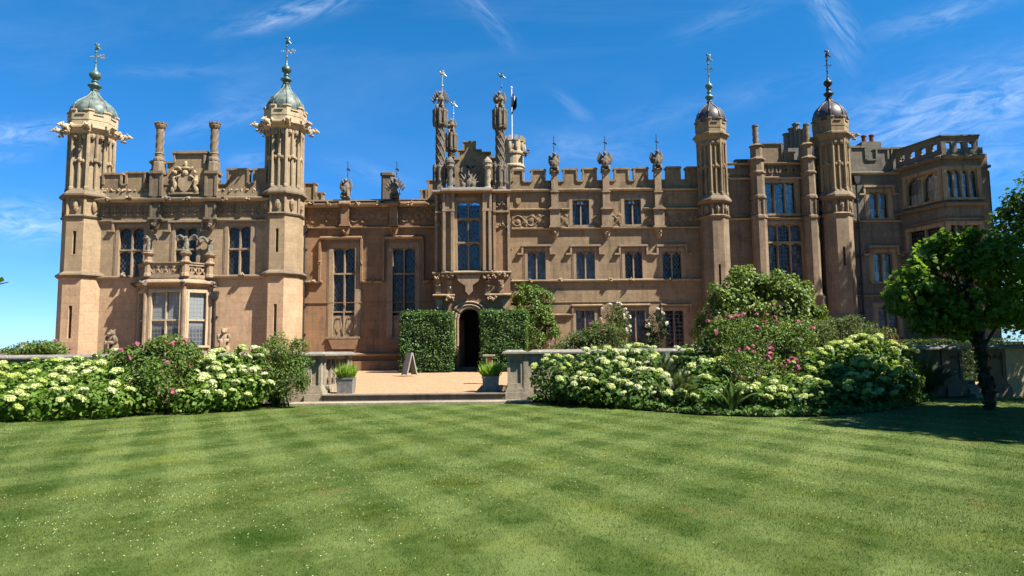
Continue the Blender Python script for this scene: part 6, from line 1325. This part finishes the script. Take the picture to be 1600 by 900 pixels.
# ------------------------------------------------------------------ grass blades and clover
def onlawn(x, y):
    lx = np.array([p[0] for p in BEDL]); ly = np.array([p[1] for p in BEDL]); rx = np.array([p[0] for p in BEDR]); ry = np.array([p[1] for p in BEDR])
    lim = np.where(x < lx[-1], np.interp(x, lx, ly), np.where(x < rx[0], 21.0, np.where(x < rx[-1], np.interp(x, rx, ry), 20.6))); return y < lim - .03
def scatter(y0, y1, n):
    y = y0 + (y1 - y0) * rng.random(n); x = rng.uniform(-1, 1, n) * (y * .80 + .5); k = onlawn(x, y); return x[k], y[k]
vv = []
for y0, y1, n, w, h in ((3.6, 6, 110000, .0030, .018), (6, 9, 110000, .0042, .019), (9, 14, 90000, .0065, .020), (14, 21.1, 70000, .010, .022)):
    x, y = scatter(y0, y1, n); n = len(x); a = rng.uniform(0, 6.28, n); base = np.stack([x, y, np.full(n, -.002)], 1); s = np.stack([np.cos(a), np.sin(a), np.zeros(n)], 1) * w
    hh = h * rng.uniform(.5, 1.2, n); tip = base + np.stack([rng.normal(0, .010, n), rng.normal(0, .010, n), hh], 1); mid = base * .45 + tip * .55 + np.stack([np.zeros(n), np.zeros(n), hh * .12], 1)
    vv.append(np.stack([base - s * .5, base + s * .5, mid + s * .4, tip], 1))
tag(quads('grass', np.concatenate(vv), M_BLADE, None, (0, 0, 0)), 'short mown grass of the lawn', 'grass', None, 'stuff')
x, y = scatter(3.6, 20.8, 7500); q = (np.sin(x * .9 + 1) * np.sin(y * .7 + x * .3) + np.sin(x * .35 - y * .5) + rng.normal(0, .7, len(x))) > .15; x, y = x[q], y[q]; keep = rng.random(len(x)) < np.clip(9 / y, .25, 1) ; x, y = x[keep], y[keep]
n = len(x); k = 9; cl = np.repeat(np.stack([x, y, np.full(n, .020)], 1), k, 0); d = rng.normal(0, 1, (n * k, 3)); d[:, 2] = np.abs(d[:, 2]); d /= np.linalg.norm(d, axis=1)[:, None]
tag(quads('clover_flowers', leafquads(cl + d * .0045, d, .0078, .9, .1, .3), F_WHITE, None, (0, 0, 0)), 'small white clover flowers dotted through the lawn', 'clover', None, 'stuff')

# unseen wood added behind the viewer to darken window reflections and horizon fill
wb = []
for i in range(34): wb.append(((-120 + 7.2 * i + random.uniform(-2, 2), -70 + random.uniform(-6, 6), 7.5 + random.uniform(-1, 2)), (6.5 + random.uniform(-1, 2), 6, 8 + random.uniform(-1, 3))))
p, nn = blobpts(wb, 26000, .75); tag(quads('unseen_wood', leafquads(p, nn, 1.0, .8, .3, .6), L_TREE, None, (0, 0, 0)), 'unseen wood added behind the viewer to darken the window reflections', 'wood', None, 'stuff')

# sun highlight painted pale on upward faces of ledges, along with lead / lichen
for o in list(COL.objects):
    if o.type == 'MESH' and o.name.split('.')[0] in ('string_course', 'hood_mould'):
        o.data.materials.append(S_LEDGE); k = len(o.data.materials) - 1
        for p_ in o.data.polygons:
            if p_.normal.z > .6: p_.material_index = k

for nm, B in (('left', BEDL), ('right', BEDR)):
    q = []; xs = np.array([p_[0] for p_ in B]); ys = np.array([p_[1] for p_ in B]); n = 3800; x = rng.uniform(xs[0], xs[-1], n); y = np.interp(x, xs, ys) + rng.random(n) ** 1.6 * .75 - .05
    p = np.stack([x, y, .03 + rng.random(n) * .20 * (.4 + .6 * np.sin(x * 3) ** 2)], 1); nn = np.tile((0., -.5, .8), (n, 1)); tag(quads('ground_cover', leafquads(p, nn, .11, .7, .3, .6), L_HYDR if nm == 'right' else L_HYD, None, (0, 0, 0)), 'low leafy ground cover along the edge of a flower bed', 'ground cover', None, 'stuff')
